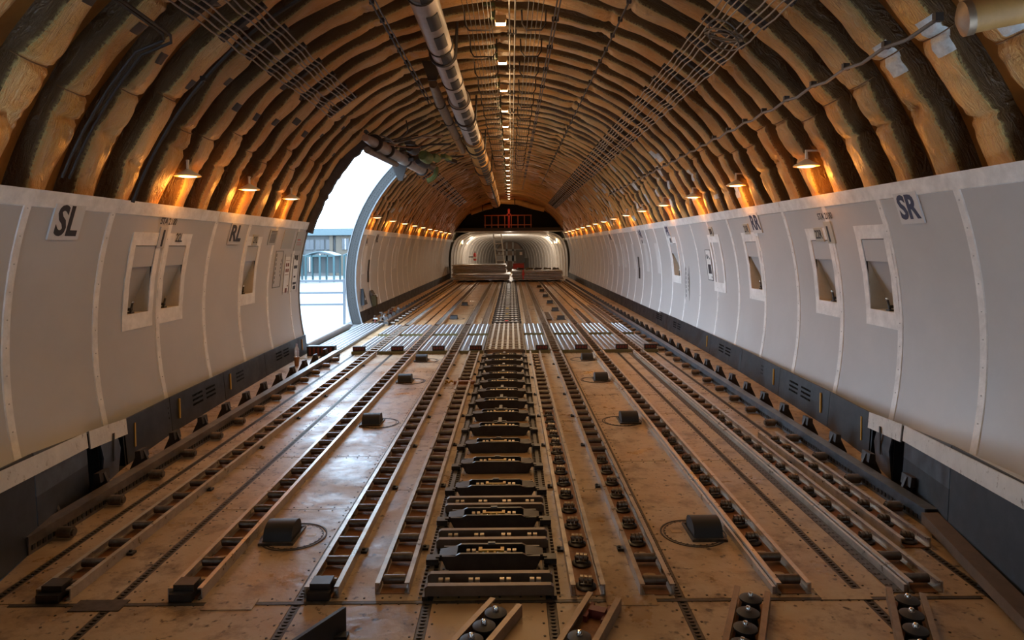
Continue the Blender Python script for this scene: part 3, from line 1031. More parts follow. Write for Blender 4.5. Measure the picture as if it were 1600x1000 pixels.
rv = random.Random(11)
for sg in (1, -1):
    W = wall[sg]
    B = struct('baseboard_right' if sg > 0 else 'baseboard_left')
    B['label'] = 'dark metal skirting along the ' + ('SR wall' if sg > 0 else 'SL wall')
    edges = [4.86, 5.7, 6.9, 8.2, 9.6, 10.9, 12.4, 14, 16, 18.5, 21, 24, 27, 30, 34]
    for i in range(len(edges) - 1):
        y0, y1 = edges[i], edges[i + 1]
        if sg < 0:
            if y0 < DOOR0 < y1:
                y1 = DOOR0
            elif y0 < DOOR1 < y1:
                y0 = DOOR1
            elif y0 >= DOOR0 and y1 <= DOOR1:
                continue
        s = skirt_plate(sg, y0 + 0.004, y1 - 0.004, B, M_SKIRT, 'skirting_panel')
        if y1 - y0 > 0.6 and y0 < 16:
            b = MB()
            yv = y0 + (y1 - y0) * rv.uniform(0.25, 0.4)
            for gi in range(2):
                for r_ in range(3):
                    for c_ in range(8):
                        yy_ = yv + gi * 0.30 + c_ * 0.028
                        p = on_skirt(sg, yy_, 0.45 + r_ * 0.14, 0.002)
                        b.hexa([on_skirt(sg, yy_, 0.42 + r_ * 0.14, 0.0015), on_skirt(sg, yy_ + .017, 0.42 + r_ * 0.14, 0.0015),
                                on_skirt(sg, yy_ + .017, 0.48 + r_ * 0.14, 0.0015), on_skirt(sg, yy_, 0.48 + r_ * 0.14, 0.0015)],
                               [on_skirt(sg, yy_, 0.42 + r_ * 0.14, 0.003), on_skirt(sg, yy_ + .017, 0.42 + r_ * 0.14, 0.003),
                                on_skirt(sg, yy_ + .017, 0.48 + r_ * 0.14, 0.003), on_skirt(sg, yy_, 0.48 + r_ * 0.14, 0.003)])
            vo = b.build('vent_slots', M_VENT, s, smooth=False)
            vo['kind'] = 'stuff'
        if i in (0, 1, 2, 4):
            y = y0 + 0.13
            b = MB()
            q = [(y, .30), (y + .02, .30), (y + .05, .85), (y + .03, .85)]
            b.hexa([on_skirt(sg, a, t, .002) for a, t in q], [on_skirt(sg, a, t, .012) for a, t in q])
            b.build('pull_tab', M_YELLOW, s, smooth=False)
    # tail-end gussets where the skirting is open
    g = skirt_plate(sg, 4.40, 4.70, B, M_SCRATCH, 'gusset_plate', tilt=-0.03)
    b = MB()
    q = [(4.54, .35), (4.565, .35), (4.60, .85), (4.575, .85)]
    b.hexa([on_skirt(sg, a, t, .032) for a, t in q], [on_skirt(sg, a, t, .038) for a, t in q])
    b.build('slot', M_BLACK, g, smooth=False)
    for y in (4.40, 4.70, 4.84, 4.22):
        xa, zb = half_w(y), z_skirt(y)
        xb = rx(0.1, RW) + .1
        MB().hexa([(sg * (xa + .004), y - .006, 0), (sg * xb, y - .006, 0), (sg * xb, y - .006, .16), (sg * (xa + .034), y - .006, zb)],
                  [(sg * (xa + .004), y + .006, 0), (sg * xb, y + .006, 0), (sg * xb, y + .006, .16), (sg * (xa + .034), y + .006, zb)]).build('gusset_rib', M_SKIRT, B, smooth=False)
    skirt_plate(sg, 3.55, 4.22, B, M_SCRATCH, 'gusset_plate', t0=0.52, t1=1.0, tilt=0.0)
    skirt_plate(sg, 3.55, 4.215, B, M_SKIRT, 'gusset_plate', t0=0.0, t1=0.52)
    skirt_plate(sg, 2.2, 3.54, B, M_SKIRT, 'gusset_plate')
    if sg > 0:
        skirt_plate(sg, -2.4, 2.19, B, M_SKIRT, 'gusset_plate')
    else:
        skirt_plate(sg, -2.4, FILL_DOOR0, B, M_SKIRT, 'gusset_plate')
        skirt_plate(sg, FILL_DOOR1, 2.19, B, M_SKIRT, 'gusset_plate')
    # tape flaps hanging off the lining edge
    for y0, y1, dz in ((4.23, 4.86, 0.10), (2.45, 4.19, 0.085)):
        b = MB()
        for y in (y0, y1):
            z = z_bot(y)
            top = on_skirt(sg, y, 1.0, 0.02)
            b.v += [(sg * rx(z + .03, RW - .008), y, z + .03), (top.x, y, top.z + .012), (top.x - sg * .012, y, top.z - dz)]
        b.v += [(v[0] + sg * .008, v[1], v[2] - .002) for v in b.v]
        for k in range(2):
            b.f += [(k, k + 1, 4 + k, 3 + k), (6 + k, 7 + k, 10 + k, 9 + k), (k, k + 1, 7 + k, 6 + k), (3 + k, 4 + k, 10 + k, 9 + k)]
        b.f += [(2, 5, 11, 8), (0, 3, 9, 6)]
        b.build('tape_flap', M_TAPE_DIRTY, W)

# ------------------------------------------------------------------ deck
TR = [0.27, 0.84, 1.65, 2.20]
FY1 = 50.0
b = MB()
yf = [Y_BACK, 0, 1, 2, 2.7, 3.4, 4.1, 4.75, 5.4, 7.9, 10.0, 13.65, 20, 35, FY1]
for y in yf:
    w = half_w(y) + 0.4
    b.v += [(-w, y, -0.022), (w, y, -0.022)]
for i in range(len(yf) - 1):
    b.f.append((2 * i, 2 * i + 1, 2 * i + 3, 2 * i + 2))
floor = b.build('floor', M_DARK, smooth=False)
tag(floor, 'worn tan cargo deck of riveted panels', kind='structure')
strips = [(-9, -TR[3]), (-TR[3], -TR[2]), (-TR[2], -TR[1]), (-TR[1], -TR[0]), (-TR[0], TR[0]), (TR[0], TR[1]), (TR[1], TR[2]), (TR[2], TR[3]), (TR[3], 9)]
joints = {0: [2.95, 4.75, 6.6, 8.4], 1: [2.95, 4.75, 6.6, 8.4], 2: [2.95, 4.0, 5.0, 6.3, 7.4, 8.4], 3: [2.95, 4.30, 5.95, 7.4], 4: [2.95, 4.28, 5.6, 6.9, 8.2],
          5: [2.95, 4.28, 5.95, 7.4], 6: [2.95, 4.84, 6.2, 7.0, 8.1], 7: [2.95, 4.84, 5.7, 6.4, 7.6], 8: [2.95, 4.75, 6.6, 8.4]}
far_j = [9.75, 11.6, 13.2, 15.0, 17.0, 19.2, 21.6, 24.2, 27, 30, 35, FY1]
rivets = MB()
for si, (xa, xb) in enumerate(strips):
    js = [Y_BACK, 0.6] + joints[si] + far_j
    for i in range(len(js) - 1):
        y0, y1 = js[i] + 0.004, js[i + 1] - 0.004
        cuts = [y0] + [q for q in yf if y0 < q < y1] + [y1]
        b = MB()
        for y in cuts:
            w = half_w(y)
            l, r = max(xa + 0.022, -w), min(xb - 0.022, w)
            b.v += [(l, y, 0.0), (r, y, 0.0), (l, y, -0.02), (r, y, -0.02)]
        n = len(cuts)
        if b.v[0][0] >= b.v[1][0]:
            continue
        for k in range(n - 1):
            o_ = k * 4
            b.f += [(o_, o_ + 1, o_ + 5, o_ + 4), (o_, o_ + 4, o_ + 6, o_ + 2), (o_ + 1, o_ + 3, o_ + 7, o_ + 5)]
        b.f += [(0, 2, 3, 1), (4 * n - 4, 4 * n - 3, 4 * n - 1, 4 * n - 2)]
        b.build('floor_panel', M_FLOOR_C if si == 4 else M_FLOOR, floor, smooth=False)
        if y0 < 9.8 and y1 > 2:
            l, r = b.v[0][0], b.v[1][0]
            wdt = r - l
            nn = max(2, int(wdt / 0.085))
            for q in range(nn + 1):
                for yy_ in (y0 + 0.022, y1 - 0.022):
                    x = l + 0.02 + (wdt - 0.04) * q / nn
                    rivets.cyl((x, yy_, -0.001), (x, yy_, 0.0022), 0.0055, 6)
            ny = int((y1 - y0) / 0.09)
            if y0 < 7.5 and abs(xa) < 5 and abs(xb) < 5:
                for q in range(1, ny):
                    yy_ = y0 + (y1 - y0) * q / ny
                    for x in (l + 0.018, r - 0.018):
                        rivets.cyl((x, yy_, -0.001), (x, yy_, 0.0022), 0.0055, 6)
o = rivets.build('rivets', M_RIVET, floor)
o['kind'] = 'stuff'
for x in [s * t for t in TR for s in (-1, 1)]:
    b = MB()
    y0 = 1.2 if abs(x) < 2 else 2.75
    b.box(x - 0.020, x - 0.008, y0, 30, -0.021, -0.001).box(x + 0.008, x + 0.020, y0, 30, -0.021, -0.001)
    t = b.build('seat_track', M_TRACK, floor, smooth=False)
    b = MB()
    y = y0 + .02
    while y < 9.6:
        b.box(x - 0.012, x + 0.012, y, y + 0.012, -0.004, 0.001)
        y += 0.0254
    so = b.build('track_studs', M_TRACK, t, smooth=False)
    so['kind'] = 'stuff'
# dark riveted wear strip beside the outer roller trays, and cover plates
for sg in (1,):
    b = MB()
    b.box(1.79, 1.853, 2.98, 9.7, 0.0, 0.004)
    w_ = b.build('wear_strip', M_TRACK, floor, smooth=False)
    b = MB()
    y = 3.0
    while y < 9.6:
        for x in (1.80, 1.82):
            b.cyl((x, y, 0.003), (x, y, 0.0065), 0.006, 6)
        y += 0.05
    so = b.build('strip_rivets', M_RIVET, w_)
    so['kind'] = 'stuff'
for (x, y) in ((-1.70, 2.93), (-1.13, 2.93), (0.62, 2.94), (1.56, 2.97)):
    MB().box(x - .11, x + .11, y - .045, y + .045, 0.0005, 0.004).build('cover_plate', M_TRACK if x < -1.5 else M_FLOOR, floor, smooth=False)
# dark transverse strip at the tail joint
MB().box(-2.1, 2.15, 2.925, 2.945, 0.0, 0.003).build('joint_strip', M_TRACK, floor, smooth=False)

# ------------------------------------------------------------------ end walls
b = MB()
pts = [arc_pt(A_R + (A_L - A_R) * i / 24, RB, Y_BACK) for i in range(25)]
pts += [(-rx(z, RW), Y_BACK, z) for z in (1.4, .9, .4, -.05)] + [(rx(z, RW), Y_BACK, z) for z in (-.05, .4, .9, 1.4)]
b.add(pts, [tuple(range(len(pts)))])
tag(b.build('wall_back', M_PANEL, smooth=False), 'pale bulkhead closing the tail end', kind='structure')

# nose: white lined shell tapering to an arched frame
def nose_ring(t):
    y = 34.6 + 13.2 * t
    w = 3.02 * (1 - t) + 1.15 * t
    w = 3.02 - (3.02 - 1.02) * (t ** 1.35)
    top = 2.36 - 0.42 * t ** 1.5
    n = 28
    ring_ = []
    for i in range(n + 1):
        a = PI * i / n
        e = 0.33 + 0.47 * t
        cx, cz = math.cos(a), math.sin(a)
        ring_.append((w * math.copysign(abs(cx) ** e, cx), y, 0.0 + top * abs(cz) ** (0.45 + 0.2 * t)))
    return ring_


b = MB()
R_ = [nose_ring(i / 16) for i in range(17)]
for r_ in R_:
    b.v += r_
n = len(R_[0])
for j in range(16):
    for i in range(n - 1):
        b.f.append((j * n + i, j * n + i + 1, (j + 1) * n + i + 1, (j + 1) * n + i))
wf = b.build('wall_front', M_NOSE)
tag(wf, 'white lined nose section narrowing to an arched frame', kind='structure')
for i in range(1, 16):
    rr = [Vector(p) for p in nose_ring(i / 16)]
    MB().tube([p * 1.0 + (Vector((0, p.y, 1.0)) - p).normalized() * 0.01 for p in rr], 0.02, 5).build('frame_rib', M_TAPE, wf)
b = MB()
for y in (33.9, 50.0):
    for i in range(25):
        a_ = -0.35 + (PI + 0.7) * i / 24
        b.v.append((3.45 * math.cos(a_), y, ZC + 3.45 * math.sin(a_)))
for i in range(24):
    b.f.append((i, i + 1, 26 + i, 25 + i))
b.add([(3.45 * math.cos(2 * PI * i / 24), 50.0, ZC + 3.45 * math.sin(2 * PI * i / 24)) for i in range(24)], [tuple(range(24))])
b.build('nose_skin', M_DARK, wf)
# arched nose frame with dark panels
b = MB()
end = [(p[0], 47.75, p[2]) for p in nose_ring(1.0)]
b.add(end, [tuple(range(len(end)))])
b.build('nose_bulkhead', M_RAIL_BR, wf, smooth=False)
b = MB()
b.box(-1.0, 1.0, 47.6, 47.7, 1.28, 1.40).box(-.28, -.16, 47.6, 47.7, .2, 1.9).box(.16, .28, 47.6, 47.7, .2, 1.9)
b.box(-1.0, 1.0, 47.6, 47.7, .55, .95)
b.build('nose_frame', M_NOSE, wf, smooth=False)
for x in (-.75, -.5, .5, .75):
    MB().box(x - .09, x + .09, 47.5, 47.6, 1.0, 1.18).build('nose_window', M_WHITEP, wf, smooth=False)

# upper-deck edge above the nose section
b = MB()
b.box(-2.75, 2.75, Y_FWD - 0.3, 36.5, 2.36, 2.52)
ub = b.build('upper_deck_floor', M_BRACKET, smooth=False)
tag(ub, 'dark edge of the upper deck floor above the nose', kind='structure')
b = MB()
a_u = math.asin((2.45 - ZC) / RB)
pts = [arc_pt(a_u + (PI - 2 * a_u) * i / 24, RB, 36.4) for i in range(25)]
b.add(pts, [tuple(range(len(pts)))])
tag(b.build('wall_upper_deck', M_DARK, smooth=False), 'dark bulkhead behind the upper deck rail', kind='structure')
ceil2 = MB()
ceil2.v = [arc_pt(a, RB, y) for y in (Y_FWD, 36.5) for a in angs]
for i in range(nv - 1):
    ceil2.f.append((i, i + 1, nv + i + 1, nv + i))
ceil2.build('forward_vault', M_BRACKET, ceiling)
# white header strip under the upper deck
MB().box(-2.72, 2.72, Y_FWD - .28, Y_FWD + .9, 2.33, 2.359).build('header_strip', M_NOSE, ub, smooth=False)

# ------------------------------------------------------------------ cargo door opening
D = struct('door_1')
D['label'] = 'open side cargo doorway with grey alloy frame'


def arc_strip(a0, a1, r0, r1, y0, y1, n=40, jag=0.0, seed=1):
    rr = random.Random(seed)
    b = MB()
    for i in range(n + 1):
        a = a0 + (a1 - a0) * i / n
        j = rr.uniform(-jag, jag)
        j2 = rr.uniform(-jag, jag) * .4
        for r, y in ((r0 + j, y0), (r1, y0), (r1, y1 + j2), (r0 + j, y1 + j2)):
            b.v.append((r * math.cos(a), y, ZC + r * math.sin(a)))
    for i in range(n):
        for k in range(4):
            b.f.append((i * 4 + k, i * 4 + (k + 1) % 4, i * 4 + 4 + (k + 1) % 4, i * 4 + 4 + k))
    b.f += [(0, 1, 2, 3), tuple(n * 4 + k for k in range(4))]
    return b


A_FL = PI + math.asin(0.93 / RS)
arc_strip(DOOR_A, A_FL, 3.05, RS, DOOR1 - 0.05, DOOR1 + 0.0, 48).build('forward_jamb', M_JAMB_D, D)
arc_strip(DOOR_A, A_FL, 3.035, 3.06, DOOR1 - 0.07, DOOR1 - 0.05, 48).build('pale_edge_seal', M_EDGE, D)
arc_strip(DOOR_A, A_FL, 3.235, 3.255, DOOR1 - 0.07, DOOR1 - 0.05, 48).build('pale_edge_seal', M_EDGE, D)
b = MB()
for i in range(60):
    a = DOOR_A + (A_FL - DOOR_A) * (i + .5) / 60
    for r in (3.10, 3.15, 3.20):
        x, z = r * math.cos(a), ZC + r * math.sin(a)
        b.cyl((x, DOOR1 - 0.058, z), (x, DOOR1 - 0.049, z), 0.012, 6)
bo = b.build('jamb_bolts', M_BRACKET, D)
bo['kind'] = 'stuff'
arc_strip(DOOR_A, A_L + 0.02, 2.97, RS, DOOR0 - 0.06, DOOR0 + 0.03, 30, 0.014, 3).build('aft_seal', M_SEAL, D)
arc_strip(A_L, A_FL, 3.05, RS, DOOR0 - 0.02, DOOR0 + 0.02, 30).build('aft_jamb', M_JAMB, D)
# head of the opening
b = MB()
a = DOOR_A
c_, s_ = math.cos(a), math.sin(a)
for r in (2.98, RS):
    for da in (-0.012, 0.012):
        b.v += [(r * math.cos(a + da), DOOR0 - .05, ZC + r * math.sin(a + da)), (r * math.cos(a + da), DOOR1 + .03, ZC + r * math.sin(a + da))]
b.f += [(0, 1, 3, 2), (4, 6, 7, 5), (0, 4, 5, 1), (2, 3, 7, 6), (0, 2, 6, 4), (1, 5, 7, 3)]
b.build('door_head', M_SEAL, D, smooth=False)
# sill
b = MB()
b.box(-3.30, -2.94, DOOR0 + .03, DOOR1 - .06, -0.10, 0.012)
b.build('door_sill', M_JAMB, D, smooth=False)
for i in range(8):
    y = DOOR0 + 0.3 + i * 0.43
    MB().lathe([(.02, 0), (.075, .0), (.07, .035), (.02, .05)], 14, (-3.12, y, .012)).build('sill_boss', M_JAMB, D)
MB().cyl((-3.0, DOOR0 + .1, .07), (-3.0, DOOR1 - .9, .07), .06, 14).build('sill_roller', M_JAMB, D)

# frame of the added daylight opening behind the viewpoint
D2 = struct('added_door')
D2['label'] = 'unseen doorway added behind the viewpoint to let in daylight'
for y in (FILL_DOOR0, FILL_DOOR1):
    arc_strip(A_L - .02, A_FL, RW - .01, RS, y - .02, y + .02, 24).build('jamb', M_JAMB, D2)
# ------------------------------------------------------------------ outside
b = MB()
b.box(-260, -3.6, -120, 320, -5.0, -4.9)
tag(b.build('ground_outside', M_CONCRETE, smooth=False), 'pale concrete apron outside the door', kind='structure')

# =================================================================== LAMPS
def point(name, loc, w, col, r=0.03, parent=None):
    d = bpy.data.lights.new(name, 'POINT')
    d.energy = w
    d.color = col
    d.shadow_soft_size = r
    o = bpy.data.objects.new(name, d)
    C.objects.link(o)
    o.location = loc
    if parent is not None:
        o.parent = parent
    return o


def spot(name, loc, w, col, r, parent, ang=165, blend=0.35):
    d = bpy.data.lights.new(name, 'SPOT')
    d.energy = w
    d.color = col
    d.shadow_soft_size = r
    d.spot_size = math.radians(ang)
    d.spot_blend = blend
    o = bpy.data.objects.new(name, d)
    C.objects.link(o)
    o.location = loc
    o.parent = parent
    return o


_lamp_parts = {}


def crown_lamp(y, label, lit=True):
    t = thing('ceiling_lamp', label, 'lamp', (0.025, y, 3.70), 0, 'lamps along the crown')
    k_ = 1.0 if y < 15 else 0.5          # the forward bulbs burn dimmer
    if 'h' not in _lamp_parts:
        b = MB()
        b.box(-.055, .055, -.05, .05, .035, .075)
        b.prism([(-.055, .035), (.055, .035), (.045, .0), (-.045, .0)], 'y', -.05, -.045)
        b.prism([(-.055, .035), (.055, .035), (.045, .0), (-.045, .0)], 'y', .045, .05)
        _lamp_parts['h'] = b.mesh('housing', M_DUCT_O, False)
        b = MB()
        b.box(-.048, .048, -.044, .044, .002, .034)
        _lamp_parts['g'] = b.mesh('glass', M_LAMP, False)
        b = MB()
        b.box(-.06, -.055, -.02, .02, .04, .20).box(-.16, -.06, -.012, .012, .18, .21).box(-.10, -.06, -.03, .03, .06, .12)
        _lamp_parts['b'] = b.mesh('hanger', M_GREEN, False)
        b = MB()
        b.tube([(.0, .05, .06), (-.02, .10, .03), (-.03, .16, .06), (-.02, .2, .14)], .006, 6)
        _lamp_parts['c'] = b.mesh('cable', M_YELLOW)
    obj('housing', _lamp_parts['h'], t)
    obj('glass', _lamp_parts['g'], t)
    obj('hanger', _lamp_parts['b'], t)
    obj('cable', _lamp_parts['c'], t)
    if lit:
        spot('crown_light', (0, 0, -0.03), CEIL_W * k_, CEIL_COL, 0.05, t)
        point('crown_glow', (0, 0, -0.05), CEIL_W * 0.22 * k_, CEIL_COL, 0.05, t)
    return t


i = 0
y = 6.49
while y < 31:
    crown_lamp(y, '%s crown lamp from the viewer along the vault' % ORD[i])
    i += 1
    y += 3 * PITCH
for q in range(1, 3):     # the row goes on above and behind the viewpoint
    crown_lamp(6.49 - 3 * PITCH * q, '%s crown lamp behind the first one in view' % ORD[q - 1])


def bay_lamp(sg, y, label, small=False):
    zl = 2.24 if sg > 0 else 2.20
    x = sg * (math.sqrt(3.02 ** 2 - (zl - ZC) ** 2))
    t = thing('bay_lamp', label, 'lamp', (x, y, zl), 0, 'lamps in the side bays')
    k = 'B' + str(sg)
    if k not in _lamp_parts:
        b = MB()
        b.lathe([(.012, .06), (.03, .05), (.055, .035), (.105, .008), (.112, -.004), (.106, -.006)], 20)
        b.box(-.008, .008, -.01, .01, .05, .14)
        b.box(-.01 if sg < 0 else 0, .14 if sg > 0 else .01, -.012, .012, .125, .14)
        _lamp_parts[k] = b.mesh('shade', M_LAMPSH)
        b = MB()
        b.lathe([(.002, -.012), (.055, -.008), (.075, -.003), (.002, 0.002)], 16)
        _lamp_parts[k + 'g'] = b.mesh('bulb', M_BAYLAMP)
    obj('shade', _lamp_parts[k], t)
    obj('bulb', _lamp_parts[k + 'g'], t, (0, 0, -.004))
    point('bay_light', (sg * 0.05, 0, -0.13), BAY_W * (1.0 if y < 12 else 0.7), BAY_COL, 0.06, t)
    return t


ry = [5.90 + 4 * PITCH * i for i in range(15)]
for i, y in enumerate(ry):
    bay_lamp(1, y, '%s bay lamp from the viewer above the SR wall' % ORD[i])
ly = [5.70, 7.46, 8.80] + [14.2 + 4 * PITCH * i for i in range(10)]
for i, y in enumerate(ly):
    ys_ = RIB0 + PITCH * (round((y - RIB0) / PITCH - 0.5) + 0.5)
    bay_lamp(-1, ys_, '%s bay lamp from the viewer above the SL wall' % ORD[i])
# nose section lamps
for i, (x, y) in enumerate([(-2.55, 36.6), (-2.4, 38.2), (-2.2, 39.8), (2.55, 36.2), (2.5, 37.2), (2.42, 38.2), (2.3, 39.4), (2.05, 41.0)]):
    t = thing('nose_lamp', '%s small amber lamp on the white nose lining' % ORD[i], 'lamp', (x, y, 1.92), 0, 'lamps in the nose')
    MB().box(-.03, .03, -.09, .09, -.18, .18).build('lamp_glass', M_BAYLAMP, t, smooth=False)
    MB().box(-.05, .05, -.11, .11, .18, .21).build('lamp_top', M_LAMPSH, t, smooth=False)
    if i in (1, 5):
        point('nose_light', (-.3 * x / abs(x), 0, 0), 14, (1, .78, .55), .05, t)
point('nose_light', (0, 38.5, 1.7), 70, (1, .86, .70), .1)

# =================================================================== CARGO HANDLING GEAR ON THE DECK
# ---- shared meshes
def rail_mesh(ln, h=0.05, w=0.022, m=None):
    prof = [(-w / 2, 0), (w / 2, 0), (w / 2, .006), (-w / 2 + .006, .006), (-w / 2 + .006, h - .007), (w / 2, h - .007), (w / 2, h), (-w / 2, h)]
    return MB().prism(prof, 'y', 0, ln).mesh('rail', m or M_RAIL, False)


def mirror_x(me):
    c = me.copy()
    for v in c.vertices:
        v.co.x *= -1
    c.flip_normals()
    return c


ROLL = MB().cyl((-.05, 0, 0), (.05, 0, 0), .021, 12).cyl((-.058, 0, 0), (.058, 0, 0), .007, 6).mesh('roller', M_ROLLER)
b = MB()
b.lathe([(.004, 0), (.046, 0), (.047, .008), (.040, .013), (.004, .015)], 20)
b.box(-.032, -.027, -.010, .010, .012, .036).box(.027, .032, -.010, .010, .012, .036)
b.cyl((-.034, 0, .034), (.034, 0, .034), .005, 6)
CAST = b.mesh('caster', M_HOUSE)
b = MB()
for x in (-.019, 0, .019):
    b.cyl((x - .0075, 0, .036), (x + .0075, 0, .036), .0185, 12)
CWH = b.mesh('caster_wheels', M_WHEEL)
b = MB()
b.box(-.045, .045, -.02, .055, .0, .062)
b.box(-.05, .05, -.05, -.02, .0, .035)
STOP = b.mesh('end_stop', M_HOUSE, False)
STOPR = MB().box(-.030, .030, .056, .060, .012, .055).mesh('stop_face', M_RED, False)
HOLE = MB().lathe([(.001, .0), (.030, .0), (.030, .0015), (.001, .0016)], 14)
HOLE.v = [(x, y * .55, z) for x, y, z in HOLE.v]
HOLE_ME = HOLE.mesh('slot', M_FLOOR)


def tray(label, x, y0, y1, pattern, stop=False, group='roller trays on the deck', individually=True, rz=0.0, clips=True, pan=True):
    """pattern(i, y) -> 'r' roller, 'c' caster, '' nothing; cells every 0.22 m"""
    ln = y1 - y0
    t = thing('roller_tray', label, 'roller tray', (x, y0, 0.0), rz, group)
    rm = rail_mesh(ln)
    obj('rail', rm, t, (-.066, 0, .0005))
    obj('rail', mirror_x(rm), t, (.066, 0, .0005))
    if pan:
        MB().box(-.056, .056, 0, ln, .0005, .004).build('tray_floor', M_PAN, t, smooth=False)
    n = int(ln / .22)
    far = MB()
    holes = MB()
    for i in range(n):
        yy = .07 + i * .22
        k = pattern(i, y0 + yy)
        if k == 'r':
            if individually:
                obj('roller', ROLL, t, (0, yy, .033))
            else:
                far.cyl((-.05, yy, .033), (.05, yy, .033), .021, 8)
            if individually:
                obj('oval_opening', HOLE_ME, t, (0, yy + .11, .004))
        elif k == 'c':
            c = obj('caster', CAST, t, (random.uniform(-.004, .004), yy, .004), (0, 0, random.uniform(-.25, .25)))
            obj('caster_wheels', CWH, c)
    if far.v:
        o = far.build('rollers', M_ROLLER, t)
        o['kind'] = 'stuff'
    if stop:
        e = obj('end_stop', STOP, t, (-.008, .02, .002))
        obj('stop_face', STOPR, e)
    if clips and individually:
        cb = None
        for i in range(int(ln / .9)):
            q = MB().box(-.03, 0, -.02, .02, 0, .012).cyl((-.02, 0, .01), (-.02, 0, .02), .008, 8)
            q.build('floor_clip', M_BLACK, t, (-.078 if x > 0 else .108, .45 + i * .9, 0.0005))
    return t


allr = lambda i, y: 'r'
Y0, YD = 2.98, 9.72
tray('roller tray with a red-faced end stop, outermost on the SL side', -1.935, Y0, YD, allr, True)
tray('roller tray with end stop beside the drive humps, SL side', -1.35, Y0, YD, allr, True, clips=False)
tray('roller tray with end stop, second from the centre track, SL side', -.745, Y0, YD, allr, True)
tray('roller tray nearest the centre track on the SL side', -.437, Y0 + .03, 7.55, allr)
tray('short raised roller tray behind the yellow strap', -.437, 7.72, YD, allr)
tray('caster tray nearest the centre track on the SR side', .437, Y0, YD, lambda i, y: 'c' if y < 6.2 or y > 8.3 else 'r')
tray('caster tray second from the centre track on the SR side', .745, Y0, YD, lambda i, y: ('r' if i < 2 else 'c') if y < 4.9 else 'r')
tray('caster tray beside the drive humps on the SR side', 1.35, Y0, YD, lambda i, y: ('r' if i < 2 else 'c') if y < 5.6 else 'r', clips=False)
tray('caster tray outside the studded wear strip, SR side', 1.935, Y0, YD, lambda i, y: ('r' if i < 2 else 'c') if y < 6.0 else 'r', clips=False)
tray('short caster tray beside the blue-grey guide rail', 2.155, 3.42, 5.4, lambda i, y: 'c')
# parallel backing bars on the outer trays
for x, l in ((1.845, 'thin steel backing bar along the outer SR caster tray'), (1.262, 'thin steel backing bar along the SR hump-side caster tray')):
    o = MB().prism([(-.007, 0), (.007, 0), (.007, .034), (-.007, .034)], 'y', Y0, YD - .1).build('backing_bar', M_RAIL, None, (x, 0, .0045 if x > 1.5 else .0005), smooth=False)
    tag(o, l, 'bar', 'backing bars')
# forward of the door
names = {1.935: 'outermost', 1.35: 'second outermost', .745: 'third outermost', .437: 'innermost'}
for sg, sd in ((-1, 'SL'), (1, 'SR')):
    for x, nm in names.items():
        tray('forward roller tray beyond the ball mats, %s on the %s side' % (nm, sd), sg * x, 13.25, 29.3, allr, group='forward roller trays', individually=False)
        tray('roller tray crossing the ball mats, %s on the %s side' % (nm, sd), sg * x, 9.78, 13.2, allr, group='roller trays between the ball mats', clips=False) if x > .5 else None
for x, y0, y1, l in ((1.64, 13.3, 16.5, 'short forward tray between the two outer SR trays'), (2.15, 13.3, 17.5, 'short forward tray beside the SR guide rail'),
                     (.90, 14.0, 15.6, 'short forward tray beside the forward humps')):
    tray(l, x, y0, y1, allr, group='forward roller trays', individually=False)

# ---- foreground angled caster trays
BALLC = MB().lathe([(.004, 0), (.040, 0), (.036, .02), (.036, .034), (.046, .038), (.046, .046), (.030, .052), (.010, .054)], 22).mesh('caster_cup', M_BLACK)
BALL = MB().lathe([(.001, .072), (.008, .070), (.013, .062), (.013, .052), (.008, .046)], 14).mesh('steel_ball', M_BOLT)


def angled(label, p_near, p_far, w, cups, clamp=False):
    d = Vector(p_far) - Vector(p_near)
    rz = math.atan2(-d.x, d.y)
    t = thing('caster_tray', label, 'caster tray', (p_near[0], p_near[1], 0), rz, 'angled caster trays at the tail end')
    rm = rail_mesh(d.length, .05, .024, M_RAIL_B2)
    obj('rail', rm, t, (-w / 2, 0, .0005))
    obj('rail', mirror_x(rm), t, (w / 2, 0, .0005))
    MB().box(-w / 2 + .012, w / 2 - .012, 0, d.length - .03, .0005, .005).build('tray_floor', M_PAN, t, smooth=False)
    for c in cups:
        o = obj('caster_cup', BALLC, t, (0, d.length - c, .005))
        obj('steel_ball', BALL, o)
    if clamp:
        q = MB()
        q.box(-.035, .035, -.02, .02, .005, .04).box(-.045, -.03, -.06, .06, .005, .03).box(.03, .045, -.06, .06, .005, .03)
        q.build('red_clamp', M_REDBR, t, (0, d.length - .10, 0), smooth=False)
    return t


M_RAIL_B2 = mat('brown_alloy_rail', (0.26, 0.185, 0.125), 0.45, 0.6, var=0.2, vscale=16)
dirv = Vector((-.155, -.345)) * 2.4
for label, far, cups, cl in (('angled caster tray under the centre track with three black cups', (.075, 2.85), (.10, .205, .31, .42, .52), False),
                             ('angled tray with a red clamp ahead of one black cup', (.498, 2.893), (.34, .45, .56), True),
                             ('angled caster tray with three cups below the drive hump', (1.15, 2.935), (.09, .21, .33, .45), False),
                             ('angled caster tray outermost at the SR corner', (1.804, 2.912), (.09, .21, .33, .45), False)):
    d = dirv if far[0] > .3 else Vector((-.13, -.28)) * 2.7
    angled(label, (far[0] + d.x, far[1] + d.y), far, .125, cups, cl)
# dark upright fin at the tail joint
b = MB()
b.hexa([(-.587, 2.727, .001), (-.572, 2.722, .001), (-.93, 2.10, .001), (-.945, 2.105, .001)], [(-.587, 2.727, .098), (-.572, 2.722, .098), (-.93, 2.10, .098), (-.945, 2.105, .098)])
b.box(-.62, -.555, 2.66, 2.70, .001, .012)
tag(b.build('deflector_fin', M_SKIRT, smooth=False), 'dark upright steel fin standing at the tail joint', 'plate')

